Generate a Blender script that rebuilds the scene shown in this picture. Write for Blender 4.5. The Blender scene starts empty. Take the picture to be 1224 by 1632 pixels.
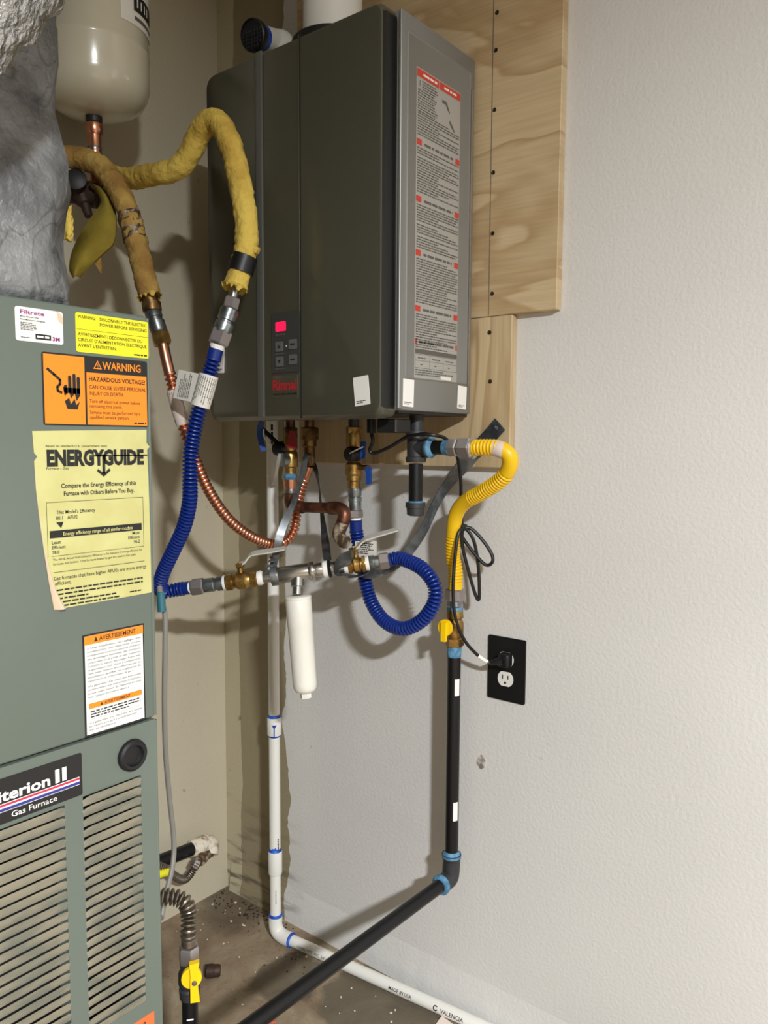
import bpy, bmesh, math, random
from mathutils import Vector, Matrix
random.seed(7)
scn = bpy.context.scene
COL = scn.collection

# ------------------------------------------------------------------ camera, light, exposure
cam_data = bpy.data.cameras.new('camera')
cam_data.sensor_fit = 'VERTICAL'
cam_data.sensor_height = 36.0
cam_data.lens = 1256.43 * 36.0 / 1632.0
cam_data.clip_start = 0.02
cam = bpy.data.objects.new('camera', cam_data)
COL.objects.link(cam)
_m = Matrix(((0.7832, -0.059027, 0.618962), (0.621745, 0.065519, -0.780474), (0.005515, 0.996104, 0.088014))).to_4x4()
_m.translation = Vector((1.6222, -1.3607, 1.2202))
cam.matrix_world = _m
scn.camera = cam

world = bpy.data.worlds.new('world')
scn.world = world
world.use_nodes = True
world.node_tree.nodes['Background'].inputs[0].default_value = (0.95, 0.97, 1.0, 1)
world.node_tree.nodes['Background'].inputs[1].default_value = 0.04

lamp_data = bpy.data.lights.new('ceiling_lamp', 'AREA')
lamp_data.shape = 'DISK'
lamp_data.size = 0.20
lamp_data.energy = 262
lamp_data.color = (0.925, 0.957, 0.985)
lamp = bpy.data.objects.new('ceiling_lamp', lamp_data)
lamp.location = (3.2, -2.1, 2.30)
COL.objects.link(lamp)

scn.view_settings.view_transform = 'Standard'
scn.view_settings.look = 'None'
scn.view_settings.exposure = 0.0
scn.view_settings.gamma = 1.0
scn.view_settings.use_curve_mapping = False

# ------------------------------------------------------------------ materials
def lin(c):
    return tuple(((v/255)/12.92 if v/255 <= 0.04045 else ((v/255+0.055)/1.055)**2.4) for v in c) + (1,)

class MB:
    pass

def mat(name, col, rough=0.5, metal=0.0, var=None, vscale=8.0, vdetail=4.0, vlo=0.4, vhi=0.6,
        bump=0.0, bscale=100.0, bdetail=3.0, emit=0.0, coat=0.0, spec=None, stretch=(1, 1, 1)):
    m = bpy.data.materials.new(name)
    m.use_nodes = True
    nt = m.node_tree
    b = nt.nodes['Principled BSDF']
    b.inputs['Base Color'].default_value = lin(col)
    b.inputs['Roughness'].default_value = rough
    b.inputs['Metallic'].default_value = metal
    if spec is not None:
        b.inputs['Specular IOR Level'].default_value = spec
    if coat:
        b.inputs['Coat Weight'].default_value = coat
        b.inputs['Coat Roughness'].default_value = 0.12
    if emit:
        b.inputs['Emission Color'].default_value = lin(col)
        b.inputs['Emission Strength'].default_value = emit
    if var is not None or bump:
        g = nt.nodes.new('ShaderNodeNewGeometry')
        mp = nt.nodes.new('ShaderNodeMapping')
        mp.inputs['Scale'].default_value = stretch
        nt.links.new(g.outputs['Position'], mp.inputs['Vector'])
    if var is not None:
        n = nt.nodes.new('ShaderNodeTexNoise')
        n.inputs['Scale'].default_value = vscale
        n.inputs['Detail'].default_value = vdetail
        nt.links.new(mp.outputs[0], n.inputs['Vector'])
        r = nt.nodes.new('ShaderNodeValToRGB')
        r.color_ramp.elements[0].position = vlo
        r.color_ramp.elements[1].position = vhi
        r.color_ramp.elements[0].color = lin(col)
        r.color_ramp.elements[1].color = lin(var)
        nt.links.new(n.outputs[0], r.inputs[0])
        nt.links.new(r.outputs[0], b.inputs['Base Color'])
        m['ramp'] = r.name
    if bump:
        n2 = nt.nodes.new('ShaderNodeTexNoise')
        n2.inputs['Scale'].default_value = bscale
        n2.inputs['Detail'].default_value = bdetail
        nt.links.new(mp.outputs[0], n2.inputs['Vector'])
        bp = nt.nodes.new('ShaderNodeBump')
        bp.inputs['Strength'].default_value = 1.0
        bp.inputs['Distance'].default_value = bump
        nt.links.new(n2.outputs[0], bp.inputs['Height'])
        nt.links.new(bp.outputs[0], b.inputs['Normal'])
    return m

M = dict(
    ceiling=mat('ceiling_paint', (225, 220, 210), 0.8),
    back=mat('far_wall_paint', (150, 148, 144), 0.8),
    silver=mat('silver_paint', (136, 136, 133), 0.42, 0.35),
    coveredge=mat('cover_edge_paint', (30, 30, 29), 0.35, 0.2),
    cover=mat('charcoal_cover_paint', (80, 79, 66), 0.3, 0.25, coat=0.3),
    trimgrey=mat('trim_grey', (98, 99, 94), 0.4, 0.2),
    panelgrey=mat('control_panel_grey', (60, 61, 59), 0.4),
    button=mat('button_grey', (96, 98, 97), 0.5),
    black=mat('black_plastic', (16, 16, 17), 0.45),
    rubber=mat('black_rubber', (20, 20, 21), 0.6),
    darkmetal=mat('dark_sheet_metal', (45, 44, 42), 0.5, 0.4),
    red=mat('logo_red', (190, 30, 42), 0.5),
    glow=mat('led_display', (255, 20, 70), 0.4, emit=1.3),
    white=mat('white_pvc', (232, 230, 222), 0.35),
    filterwhite=mat('filter_white', (238, 235, 224), 0.4, bump=0.0008, bscale=60),
    paper=mat('white_paper', (226, 222, 212), 0.7),
    labelgrey=mat('silver_label', (172, 170, 164), 0.5, 0.2),
    ink=mat('black_ink', (30, 29, 28), 0.6),
    greyink=mat('grey_ink', (92, 89, 84), 0.7),
    redink=mat('red_ink', (196, 62, 48), 0.6),
    brass=mat('brass', (184, 150, 88), 0.34, 0.9, var=(150, 116, 62), vscale=60, bump=0.0003, bscale=300),
    brassold=mat('aged_brass', (150, 118, 70), 0.42, 0.85, var=(98, 72, 44), vscale=50),
    copper=mat('bright_copper', (226, 160, 128), 0.28, 0.95),
    copperold=mat('aged_copper', (128, 84, 64), 0.42, 0.8, var=(84, 56, 44), vscale=45),
    corroded=mat('corroded_copper', (96, 74, 56), 0.6, 0.5, var=(190, 176, 152), vscale=70, vlo=.5, vhi=.65),
    steel=mat('stainless_steel', (186, 183, 176), 0.24, 0.95),
    galv=mat('galvanised_steel', (168, 174, 176), 0.3, 0.9, var=(128, 134, 136), vscale=60),
    lever=mat('pale_lever_metal', (206, 203, 194), 0.45, 0.1),
    nutgrey=mat('zinc_nut', (168, 160, 158), 0.4, 0.8),
    strap=mat('galvanised_strap', (158, 163, 166), 0.36, 0.85, var=(120, 124, 128), vscale=40),
    strapdark=mat('dark_galvanised_strap', (112, 117, 122), 0.42, 0.8, var=(82, 86, 90), vscale=40),
    iron=mat('black_iron_pipe', (22, 22, 24), 0.38, 0.3),
    ironfit=mat('grey_black_iron_fitting', (62, 62, 64), 0.5, 0.4, bump=0.0003, bscale=250),
    sealant=mat('blue_thread_sealant', (96, 148, 182), 0.6, var=(70, 116, 146), vscale=90, bump=0.001, bscale=160),
    teflon=mat('white_thread_tape', (236, 234, 228), 0.6),
    bluehose=mat('blue_hose', (14, 42, 122), 0.36),
    bluehandle=mat('blue_handle', (24, 66, 142), 0.4),
    redhandle=mat('red_handle', (132, 24, 26), 0.4),
    primer=mat('blue_pvc_primer', (24, 56, 160), 0.5, var=(30, 96, 200), vscale=60),
    yellowflex=mat('yellow_coated_hose', (238, 192, 18), 0.4),
    yellow=mat('yellow_handle', (248, 204, 10), 0.4),
    insul=mat('yellow_insulation', (182, 150, 78), 0.95, var=(146, 110, 54), vscale=14, bump=0.007, bscale=60, bdetail=6),
    insulbright=mat('bright_yellow_insulation', (210, 182, 84), 0.95, var=(180, 148, 60), vscale=14, bump=0.007, bscale=60, bdetail=6),
    scrap=mat('olive_insulation_scrap', (150, 132, 44), 0.9, var=(128, 108, 28), vscale=12, bump=0.002, bscale=60),
    cream=mat('cream_enamel', (204, 197, 174), 0.22, coat=0.5),
    furnace=mat('furnace_green_grey', (106, 116, 107), 0.5, var=(102, 112, 103), vscale=3),
    louver=mat('dusty_louver', (204, 196, 174), 0.6, var=(172, 172, 156), vscale=18, vlo=.42, vhi=.62, stretch=(1, 1, 2)),
    dark=mat('recess_shade', (12, 12, 12), 0.8),
    yellowlabel=mat('yellow_label', (240, 232, 36), 0.5),
    orangelabel=mat('orange_label', (250, 142, 30), 0.5),
    redorange=mat('red_orange_label', (248, 116, 62), 0.5),
    energy=mat('pale_yellow_label', (206, 202, 136), 0.6, var=(198, 193, 126), vscale=20),
    energyback=mat('label_backing', (222, 196, 168), 0.7),
    whitelabel=mat('white_label', (240, 238, 232), 0.5),
    purple=mat('purple_ink', (150, 50, 130), 0.6),
    navy=mat('navy_stripe', (50, 56, 140), 0.5),
    crimson=mat('crimson_stripe', (200, 50, 80), 0.5),
    wraptape=mat('pinkish_paper_wrap', (214, 196, 186), 0.7),
    cablegrey=mat('grey_cable', (128, 124, 116), 0.5),
    teal=mat('teal_tape', (44, 104, 116), 0.5),
    rust=mat('rusty_brown_iron', (72, 52, 42), 0.6, 0.4, var=(52, 38, 32), vscale=60),
    dope=mat('dried_white_pipe_dope', (226, 216, 196), 0.8, var=(120, 92, 66), vscale=55, vlo=.52, vhi=.72, bump=0.003, bscale=140),
    screw=mat('dark_screw_head', (70, 62, 50), 0.4, 0.8),
    foil=mat('crinkled_foil', (205, 207, 209), 0.28, 0.9, bump=0.014, bscale=55, bdetail=6),
    receptacle=mat('white_receptacle', (228, 226, 218), 0.35),
    orangebit=mat('brick_red_crumb', (176, 98, 74), 0.8),
    fleck=mat('pale_debris', (214, 206, 192), 0.8),
    flexsteel=mat('corrugated_stainless', (150, 140, 128), 0.32, 0.9),
    pinkpaper=mat('pale_pink_board', (238, 222, 212), 0.7),
)

# wrap of the plenum: grey fibrous foil
def plenum_mat():
    m = mat('grey_foil_wrap', (150, 151, 152), 0.5, 0.3, var=(98, 99, 101), vscale=11, vdetail=8, vlo=.36, vhi=.66, bump=0.02, bscale=16, bdetail=7)
    nt = m.node_tree
    b = nt.nodes['Principled BSDF']
    r = nt.nodes[m['ramp']]
    g = nt.nodes.new('ShaderNodeNewGeometry')
    w = nt.nodes.new('ShaderNodeTexNoise')
    w.inputs['Scale'].default_value = 7
    w.inputs['Detail'].default_value = 2
    w.inputs['Distortion'].default_value = 1.6
    nt.links.new(g.outputs['Position'], w.inputs['Vector'])
    a = nt.nodes.new('ShaderNodeMath'); a.operation = 'SUBTRACT'; a.inputs[1].default_value = .5
    nt.links.new(w.outputs[0], a.inputs[0])
    ab = nt.nodes.new('ShaderNodeMath'); ab.operation = 'ABSOLUTE'
    nt.links.new(a.outputs[0], ab.inputs[0])
    mr = nt.nodes.new('ShaderNodeMapRange')
    mr.inputs[1].default_value = 0.0; mr.inputs[2].default_value = 0.025
    mr.inputs[3].default_value = 0.62; mr.inputs[4].default_value = 1.0
    nt.links.new(ab.outputs[0], mr.inputs[0])
    mx = nt.nodes.new('ShaderNodeMix'); mx.data_type = 'RGBA'; mx.blend_type = 'MULTIPLY'
    mx.inputs[0].default_value = 1
    nt.links.new(r.outputs[0], mx.inputs[6]); nt.links.new(mr.outputs[0], mx.inputs[7])
    nt.links.new(mx.outputs[2], b.inputs['Base Color'])
    return m
M['plenum'] = plenum_mat()

def ply_mat(name, vertical):
    m = bpy.data.materials.new(name); m.use_nodes = True
    nt = m.node_tree; b = nt.nodes['Principled BSDF']; b.inputs['Roughness'].default_value = 0.6
    g = nt.nodes.new('ShaderNodeNewGeometry'); mp = nt.nodes.new('ShaderNodeMapping')
    mp.inputs['Scale'].default_value = (5, 5, .9) if vertical else (1.1, 1.1, 4.2)
    nt.links.new(g.outputs['Position'], mp.inputs[0])
    w = nt.nodes.new('ShaderNodeTexNoise'); w.inputs['Scale'].default_value = 1.3; w.inputs['Detail'].default_value = 3
    w.inputs['Distortion'].default_value = 0.7
    nt.links.new(mp.outputs[0], w.inputs['Vector'])
    r = nt.nodes.new('ShaderNodeValToRGB'); cr = r.color_ramp
    cols = [(0.30, (188, 164, 126)), (0.42, (196, 174, 136)), (0.485, (176, 148, 108)), (0.50, (202, 180, 142)), (0.60, (196, 174, 136)), (0.63, (172, 144, 104)), (0.65, (202, 178, 140)), (0.8, (188, 164, 126))]
    cr.elements[0].position = cols[0][0]; cr.elements[0].color = lin(cols[0][1])
    cr.elements[1].position = cols[-1][0]; cr.elements[1].color = lin(cols[-1][1])
    for p_, c_ in cols[1:-1]:
        e = cr.elements.new(p_); e.color = lin(c_)
    nt.links.new(w.outputs[0], r.inputs[0])
    f = nt.nodes.new('ShaderNodeTexNoise'); f.inputs['Scale'].default_value = 60; f.inputs['Detail'].default_value = 4
    mp2 = nt.nodes.new('ShaderNodeMapping'); mp2.inputs['Scale'].default_value = (3, 3, .12) if vertical else (.12, .12, 3)
    nt.links.new(g.outputs['Position'], mp2.inputs[0]); nt.links.new(mp2.outputs[0], f.inputs['Vector'])
    mr = nt.nodes.new('ShaderNodeMapRange'); mr.inputs[1].default_value = .3; mr.inputs[2].default_value = .7
    mr.inputs[3].default_value = .88; mr.inputs[4].default_value = 1.04
    nt.links.new(f.outputs[0], mr.inputs[0])
    mx = nt.nodes.new('ShaderNodeMix'); mx.data_type = 'RGBA'; mx.blend_type = 'MULTIPLY'; mx.inputs[0].default_value = 1
    nt.links.new(r.outputs[0], mx.inputs[6]); nt.links.new(mr.outputs[0], mx.inputs[7])
    nt.links.new(mx.outputs[2], b.inputs['Base Color'])
    return m
M['ply'] = ply_mat('plywood_horizontal_grain', False)
M['plyv'] = ply_mat('plywood_vertical_grain', True)

def wall_mat(name, white, beige, edge=None, smear=None):
    """painted plaster: orange peel relief; bare beige plaster where paint stops (x < edge), with a ragged edge"""
    m = bpy.data.materials.new(name); m.use_nodes = True
    nt = m.node_tree; N = nt.nodes; Lk = nt.links
    b = N['Principled BSDF']; b.inputs['Roughness'].default_value = 0.65
    g = N.new('ShaderNodeNewGeometry')
    base = N.new('ShaderNodeRGB'); base.outputs[0].default_value = lin(white)
    out = base.outputs[0]
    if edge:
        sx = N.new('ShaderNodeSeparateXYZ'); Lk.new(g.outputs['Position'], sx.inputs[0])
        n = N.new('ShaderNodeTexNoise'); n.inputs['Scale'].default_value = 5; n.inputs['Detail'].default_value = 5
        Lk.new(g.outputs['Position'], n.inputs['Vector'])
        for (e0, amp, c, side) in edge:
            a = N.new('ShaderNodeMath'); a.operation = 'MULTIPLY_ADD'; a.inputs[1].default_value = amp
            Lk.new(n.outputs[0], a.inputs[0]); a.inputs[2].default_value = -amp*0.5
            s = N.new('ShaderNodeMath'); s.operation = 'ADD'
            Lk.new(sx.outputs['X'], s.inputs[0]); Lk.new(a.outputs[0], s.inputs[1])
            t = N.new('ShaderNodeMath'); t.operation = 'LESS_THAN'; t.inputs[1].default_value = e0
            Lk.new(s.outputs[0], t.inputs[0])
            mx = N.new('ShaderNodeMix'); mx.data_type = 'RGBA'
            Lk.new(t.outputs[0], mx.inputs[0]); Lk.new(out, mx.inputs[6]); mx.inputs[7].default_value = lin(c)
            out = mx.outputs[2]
    # faint large blotches and dirt near the floor
    n3 = N.new('ShaderNodeTexNoise'); n3.inputs['Scale'].default_value = 2.2; n3.inputs['Detail'].default_value = 5
    Lk.new(g.outputs['Position'], n3.inputs['Vector'])
    mr = N.new('ShaderNodeMapRange'); mr.inputs[1].default_value = .35; mr.inputs[2].default_value = .7
    mr.inputs[3].default_value = .93; mr.inputs[4].default_value = 1.0
    Lk.new(n3.outputs[0], mr.inputs[0])
    mx = N.new('ShaderNodeMix'); mx.data_type = 'RGBA'; mx.blend_type = 'MULTIPLY'; mx.inputs[0].default_value = 1
    Lk.new(out, mx.inputs[6]); Lk.new(mr.outputs[0], mx.inputs[7]); out = mx.outputs[2]
    # scuffs: sparse dark specks
    n4 = N.new('ShaderNodeTexNoise'); n4.inputs['Scale'].default_value = 26; n4.inputs['Detail'].default_value = 2
    Lk.new(g.outputs['Position'], n4.inputs['Vector'])
    mr2 = N.new('ShaderNodeMapRange'); mr2.inputs[1].default_value = .735; mr2.inputs[2].default_value = .78
    mr2.inputs[3].default_value = 1.0; mr2.inputs[4].default_value = .6
    Lk.new(n4.outputs[0], mr2.inputs[0])
    mx = N.new('ShaderNodeMix'); mx.data_type = 'RGBA'; mx.blend_type = 'MULTIPLY'; mx.inputs[0].default_value = 1
    Lk.new(out, mx.inputs[6]); Lk.new(mr2.outputs[0], mx.inputs[7]); out = mx.outputs[2]
    if smear:
        # dirty streaks low in the corner
        sx2 = N.new('ShaderNodeSeparateXYZ'); Lk.new(g.outputs['Position'], sx2.inputs[0])
        mp = N.new('ShaderNodeMapping'); mp.inputs['Rotation'].default_value = (0, math.radians(-38), 0); mp.inputs['Scale'].default_value = (5, 5, 26)
        Lk.new(g.outputs['Position'], mp.inputs[0])
        n5 = N.new('ShaderNodeTexNoise'); n5.inputs['Scale'].default_value = 1.4; n5.inputs['Detail'].default_value = 3
        Lk.new(mp.outputs[0], n5.inputs['Vector'])
        hz = N.new('ShaderNodeMapRange'); hz.inputs[1].default_value = smear[0]; hz.inputs[2].default_value = smear[1]
        hz.inputs[3].default_value = 1.0; hz.inputs[4].default_value = 0.0
        Lk.new(sx2.outputs['Z'], hz.inputs[0])
        hx = N.new('ShaderNodeMapRange'); hx.inputs[1].default_value = smear[2]; hx.inputs[2].default_value = smear[3]
        hx.inputs[3].default_value = 1.0; hx.inputs[4].default_value = 0.0
        Lk.new(sx2.outputs['X'], hx.inputs[0])
        mm = N.new('ShaderNodeMath'); mm.operation = 'MULTIPLY'; Lk.new(hz.outputs[0], mm.inputs[0]); Lk.new(hx.outputs[0], mm.inputs[1])
        st = N.new('ShaderNodeMapRange'); st.inputs[1].default_value = .5; st.inputs[2].default_value = .62
        Lk.new(n5.outputs[0], st.inputs[0])
        m2 = N.new('ShaderNodeMath'); m2.operation = 'MULTIPLY'; Lk.new(mm.outputs[0], m2.inputs[0]); Lk.new(st.outputs[0], m2.inputs[1])
        mx = N.new('ShaderNodeMix'); mx.data_type = 'RGBA'
        Lk.new(m2.outputs[0], mx.inputs[0]); Lk.new(out, mx.inputs[6]); mx.inputs[7].default_value = lin((96, 86, 70)); out = mx.outputs[2]
    Lk.new(out, b.inputs['Base Color'])
    nb = N.new('ShaderNodeTexNoise'); nb.inputs['Scale'].default_value = 150; nb.inputs['Detail'].default_value = 2
    Lk.new(g.outputs['Position'], nb.inputs['Vector'])
    bp = N.new('ShaderNodeBump'); bp.inputs['Distance'].default_value = 0.0014; bp.inputs['Strength'].default_value = 0.6
    Lk.new(nb.outputs[0], bp.inputs['Height']); Lk.new(bp.outputs[0], b.inputs['Normal'])
    return m
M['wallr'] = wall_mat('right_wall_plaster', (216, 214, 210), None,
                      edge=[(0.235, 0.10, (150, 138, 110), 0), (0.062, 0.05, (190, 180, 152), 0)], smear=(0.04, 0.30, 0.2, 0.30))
M['walll'] = wall_mat('left_wall_plaster', (200, 190, 166), None)

def floor_mat():
    m = bpy.data.materials.new('concrete_floor'); m.use_nodes = True
    nt = m.node_tree; N = nt.nodes; Lk = nt.links; b = N['Principled BSDF']; b.inputs['Roughness'].default_value = .75
    g = N.new('ShaderNodeNewGeometry')
    n = N.new('ShaderNodeTexNoise'); n.inputs['Scale'].default_value = 7; n.inputs['Detail'].default_value = 9; n.inputs['Roughness'].default_value = .65
    n.inputs['Distortion'].default_value = .6
    Lk.new(g.outputs['Position'], n.inputs['Vector'])
    r = N.new('ShaderNodeValToRGB'); cr = r.color_ramp
    cr.elements[0].position = .3; cr.elements[0].color = lin((104, 88, 70))
    cr.elements[1].position = .72; cr.elements[1].color = lin((176, 164, 140))
    e = cr.elements.new(.45); e.color = lin((136, 116, 94))
    e = cr.elements.new(.58); e.color = lin((150, 134, 110))
    Lk.new(n.outputs[0], r.inputs[0])
    n2 = N.new('ShaderNodeTexNoise'); n2.inputs['Scale'].default_value = 90; n2.inputs['Detail'].default_value = 3
    Lk.new(g.outputs['Position'], n2.inputs['Vector'])
    mr = N.new('ShaderNodeMapRange'); mr.inputs[1].default_value = .62; mr.inputs[2].default_value = .74; mr.inputs[3].default_value = 1; mr.inputs[4].default_value = .45
    Lk.new(n2.outputs[0], mr.inputs[0])
    mx = N.new('ShaderNodeMix'); mx.data_type = 'RGBA'; mx.blend_type = 'MULTIPLY'; mx.inputs[0].default_value = 1
    Lk.new(r.outputs[0], mx.inputs[6]); Lk.new(mr.outputs[0], mx.inputs[7])
    # damp stain with its own outline, in front of the drain pipe
    out = mx.outputs[2]
    for (cx, cy, rad, c, f) in ((0.09, -0.05, 0.07, (70, 62, 50), .6), (0.40, -0.17, 0.075, (84, 76, 62), .7), (0.62, -0.10, 0.13, (92, 86, 72), .75)):
        vm = N.new('ShaderNodeVectorMath'); vm.operation = 'DISTANCE'; vm.inputs[1].default_value = (cx, cy, 0)
        nd = N.new('ShaderNodeVectorMath'); nd.operation = 'ADD'
        nn = N.new('ShaderNodeTexNoise'); nn.inputs['Scale'].default_value = 14; nn.inputs['Detail'].default_value = 4
        Lk.new(g.outputs['Position'], nn.inputs['Vector'])
        sc = N.new('ShaderNodeVectorMath'); sc.operation = 'SCALE'; sc.inputs['Scale'].default_value = .09
        Lk.new(nn.outputs['Color'], sc.inputs[0]); Lk.new(g.outputs['Position'], nd.inputs[0]); Lk.new(sc.outputs[0], nd.inputs[1])
        off = N.new('ShaderNodeVectorMath'); off.operation = 'SUBTRACT'; off.inputs[1].default_value = (.045, .045, .045)
        Lk.new(nd.outputs[0], off.inputs[0]); Lk.new(off.outputs[0], vm.inputs[0])
        mk = N.new('ShaderNodeMapRange'); mk.inputs[1].default_value = rad; mk.inputs[2].default_value = rad+(.07 if rad == .07 else .012); mk.inputs[3].default_value = f; mk.inputs[4].default_value = 0
        Lk.new(vm.outputs['Value'], mk.inputs[0])
        m2 = N.new('ShaderNodeMix'); m2.data_type = 'RGBA'; Lk.new(mk.outputs[0], m2.inputs[0]); Lk.new(out, m2.inputs[6]); m2.inputs[7].default_value = lin(c)
        out = m2.outputs[2]
    Lk.new(out, b.inputs['Base Color'])
    bp = N.new('ShaderNodeBump'); bp.inputs['Distance'].default_value = .004; Lk.new(n.outputs[0], bp.inputs['Height']); Lk.new(bp.outputs[0], b.inputs['Normal'])
    return m
M['floor'] = floor_mat()

# ------------------------------------------------------------------ object helpers
WLOC = {}
def V(p): return Vector(p)

def thing(name, label, cat, loc, group=None):
    o = bpy.data.objects.new(name, None)
    o.empty_display_size = 0.03
    o.location = loc
    COL.objects.link(o)
    WLOC[o.name] = Vector(loc)
    o['label'] = label; o['category'] = cat
    if group: o['group'] = group
    return o

def obj(name, bm, material, parent=None, label=None, cat=None, group=None, kind=None, smooth=True, angle=35):
    me = bpy.data.meshes.new(name)
    if isinstance(bm, bpy.types.Mesh):
        me = bm
    else:
        bmesh.ops.recalc_face_normals(bm, faces=bm.faces[:])
        bm.to_mesh(me); bm.free()
    n = len(me.vertices)
    lo = [min(v.co[i] for v in me.vertices) for i in range(3)] if n else [0]*3
    hi = [max(v.co[i] for v in me.vertices) for i in range(3)] if n else [0]*3
    c = Vector([(a+b_)/2 for a, b_ in zip(lo, hi)])
    me.transform(Matrix.Translation(-c))
    for mm in (material if isinstance(material, (list, tuple)) else [material]):
        me.materials.append(mm)
    if smooth:
        me.shade_smooth(); me.set_sharp_from_angle(angle=math.radians(angle))
    o = bpy.data.objects.new(name, me)
    COL.objects.link(o)
    if parent:
        o.parent = parent
        o.location = c - WLOC[parent.name]
    else:
        o.location = c
    WLOC[o.name] = c
    if label: o['label'] = label
    if cat: o['category'] = cat
    if group: o['group'] = group
    if kind: o['kind'] = kind
    return o

# ------------------------------------------------------------------ shape helpers
def tangents(pts):
    out = []
    for i in range(len(pts)):
        a = pts[max(0, i-1)]; b = pts[min(len(pts)-1, i+1)]
        t = (b-a)
        out.append(t.normalized() if t.length > 1e-9 else Vector((0, 0, 1)))
    return out

def add_tube(bm, pts, rad, seg=16, caps=True):
    pts = [V(p) for p in pts]
    tg = tangents(pts)
    up = Vector((0, 0, 1)) if abs(tg[0].z) < .9 else Vector((1, 0, 0))
    nrm = (up - tg[0]*up.dot(tg[0])).normalized()
    rings = []
    for i, p in enumerate(pts):
        nrm = (nrm - tg[i]*nrm.dot(tg[i])).normalized()
        bi = tg[i].cross(nrm)
        r = rad[i] if isinstance(rad, (list, tuple)) else rad
        rings.append([bm.verts.new(p + (nrm*math.cos(2*math.pi*k/seg) + bi*math.sin(2*math.pi*k/seg))*r) for k in range(seg)])
    for a, b in zip(rings, rings[1:]):
        for k in range(seg):
            bm.faces.new((a[k], a[(k+1) % seg], b[(k+1) % seg], b[k]))
    if caps:
        bm.faces.new(rings[0][::-1]); bm.faces.new(rings[-1])
    return bm

def tube(pts, rad, seg=16, caps=True):
    return add_tube(bmesh.new(), pts, rad, seg, caps)

def smooth_path(pts, n=8):
    pts = [V(p) for p in pts]
    P_ = [pts[0]*2-pts[1]] + pts + [pts[-1]*2-pts[-2]]
    out = []
    for i in range(1, len(P_)-2):
        p0, p1, p2, p3 = P_[i-1], P_[i], P_[i+1], P_[i+2]
        for k in range(n):
            t = k/n
            out.append(0.5*((2*p1)+(-p0+p2)*t+(2*p0-5*p1+4*p2-p3)*t*t+(-p0+3*p1-3*p2+p3)*t**3))
    out.append(pts[-1])
    return out

def resample(pts, step):
    out = [pts[0].copy()]; acc = 0; last = pts[0]
    for p in pts[1:]:
        d = (p-last).length
        while acc + d >= step and d > 1e-9:
            t = (step-acc)/d
            last = last.lerp(p, t); out.append(last.copy()); d = (p-last).length; acc = 0
        acc += d; last = p
    return out

def corrugated(pts, r, amp, pitch, seg=16, plain0=0.0, plain1=0.0, ribs=None):
    """hose with ribs; plain0/plain1: smooth cuffs at the ends; ribs: list of (s0,s1) stretches (metres) that are ribbed"""
    P_ = resample(smooth_path(pts, 24), pitch/6)
    Ltot = pitch/6*(len(P_)-1)
    rad = []
    for i in range(len(P_)):
        s = i*pitch/6
        on = plain0 <= s <= Ltot-plain1
        if ribs is not None:
            on = any(a*Ltot <= s <= b*Ltot for a, b in ribs)
        rad.append(r + (amp*(1.0, .85, .1, -1.35, .1, .85)[i % 6] if on else amp*.55))
    return tube(P_, rad, seg)

def add_lathe(bm, p0, ax, prof, seg=20, cap0=True, cap1=True):
    p0 = V(p0); ax = V(ax).normalized()
    up = Vector((0, 0, 1)) if abs(ax.z) < .9 else Vector((1, 0, 0))
    u_ = ax.cross(up).normalized(); v_ = ax.cross(u_)
    rings = []
    for (d, r) in prof:
        rings.append([bm.verts.new(p0+ax*d+(u_*math.cos(2*math.pi*k/seg)+v_*math.sin(2*math.pi*k/seg))*max(r, 1e-5)) for k in range(seg)])
    for a, b in zip(rings, rings[1:]):
        for k in range(seg):
            bm.faces.new((a[k], a[(k+1) % seg], b[(k+1) % seg], b[k]))
    if cap0: bm.faces.new(rings[0][::-1])
    if cap1: bm.faces.new(rings[-1])
    return bm
def lathe(p0, ax, prof, seg=20, **k): return add_lathe(bmesh.new(), p0, ax, prof, seg, **k)

def seglathe(pa, pb, prof, seg=20, bm=None):
    """lathe from pa to pb, profile as (fraction, radius)"""
    pa, pb = V(pa), V(pb); L_ = (pb-pa).length
    return add_lathe(bm or bmesh.new(), pa, pb-pa, [(f*L_, r) for f, r in prof], seg)

def hexnut(pa, pb, R, bm=None):
    bm = bm or bmesh.new()
    return seglathe(pa, pb, [(0, R*.88), (0.1, R), (0.9, R), (1, R*.88)], 6, bm)

def add_box(bm, c, s, rot=None, bevel=0.0, seg=2):
    r = bmesh.ops.create_cube(bm, size=1.0)
    vs = r['verts']
    for v in vs:
        v.co = Vector((v.co.x*s[0], v.co.y*s[1], v.co.z*s[2]))
    if bevel:
        es = list({e for v in vs for e in v.link_edges})
        rb = bmesh.ops.bevel(bm, geom=es, offset=bevel, segments=seg, affect='EDGES', profile=.5)
        vs = list({v for f in rb['faces'] for v in f.verts} | {v for v in vs if v.is_valid})
        # everything connected
        seen = set(vs); st = list(vs)
        while st:
            v = st.pop()
            for e in v.link_edges:
                w = e.other_vert(v)
                if w not in seen: seen.add(w); st.append(w)
        vs = list(seen)
    m_ = (rot.to_4x4() if rot else Matrix())
    m_ = Matrix.Translation(V(c)) @ m_
    bmesh.ops.transform(bm, matrix=m_, verts=vs)
    return bm
def box(c, s, rot=None, bevel=0.0, seg=2): return add_box(bmesh.new(), c, s, rot, bevel, seg)
def box2(lo, hi, bevel=0.0, seg=2):
    return box([(a+b)/2 for a, b in zip(lo, hi)], [abs(b-a) for a, b in zip(lo, hi)], None, bevel, seg)

def frame(u_, v_):
    u_ = V(u_).normalized(); w = u_.cross(V(v_)).normalized(); v_ = w.cross(u_)
    return Matrix((u_, v_, w)).transposed()

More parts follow.
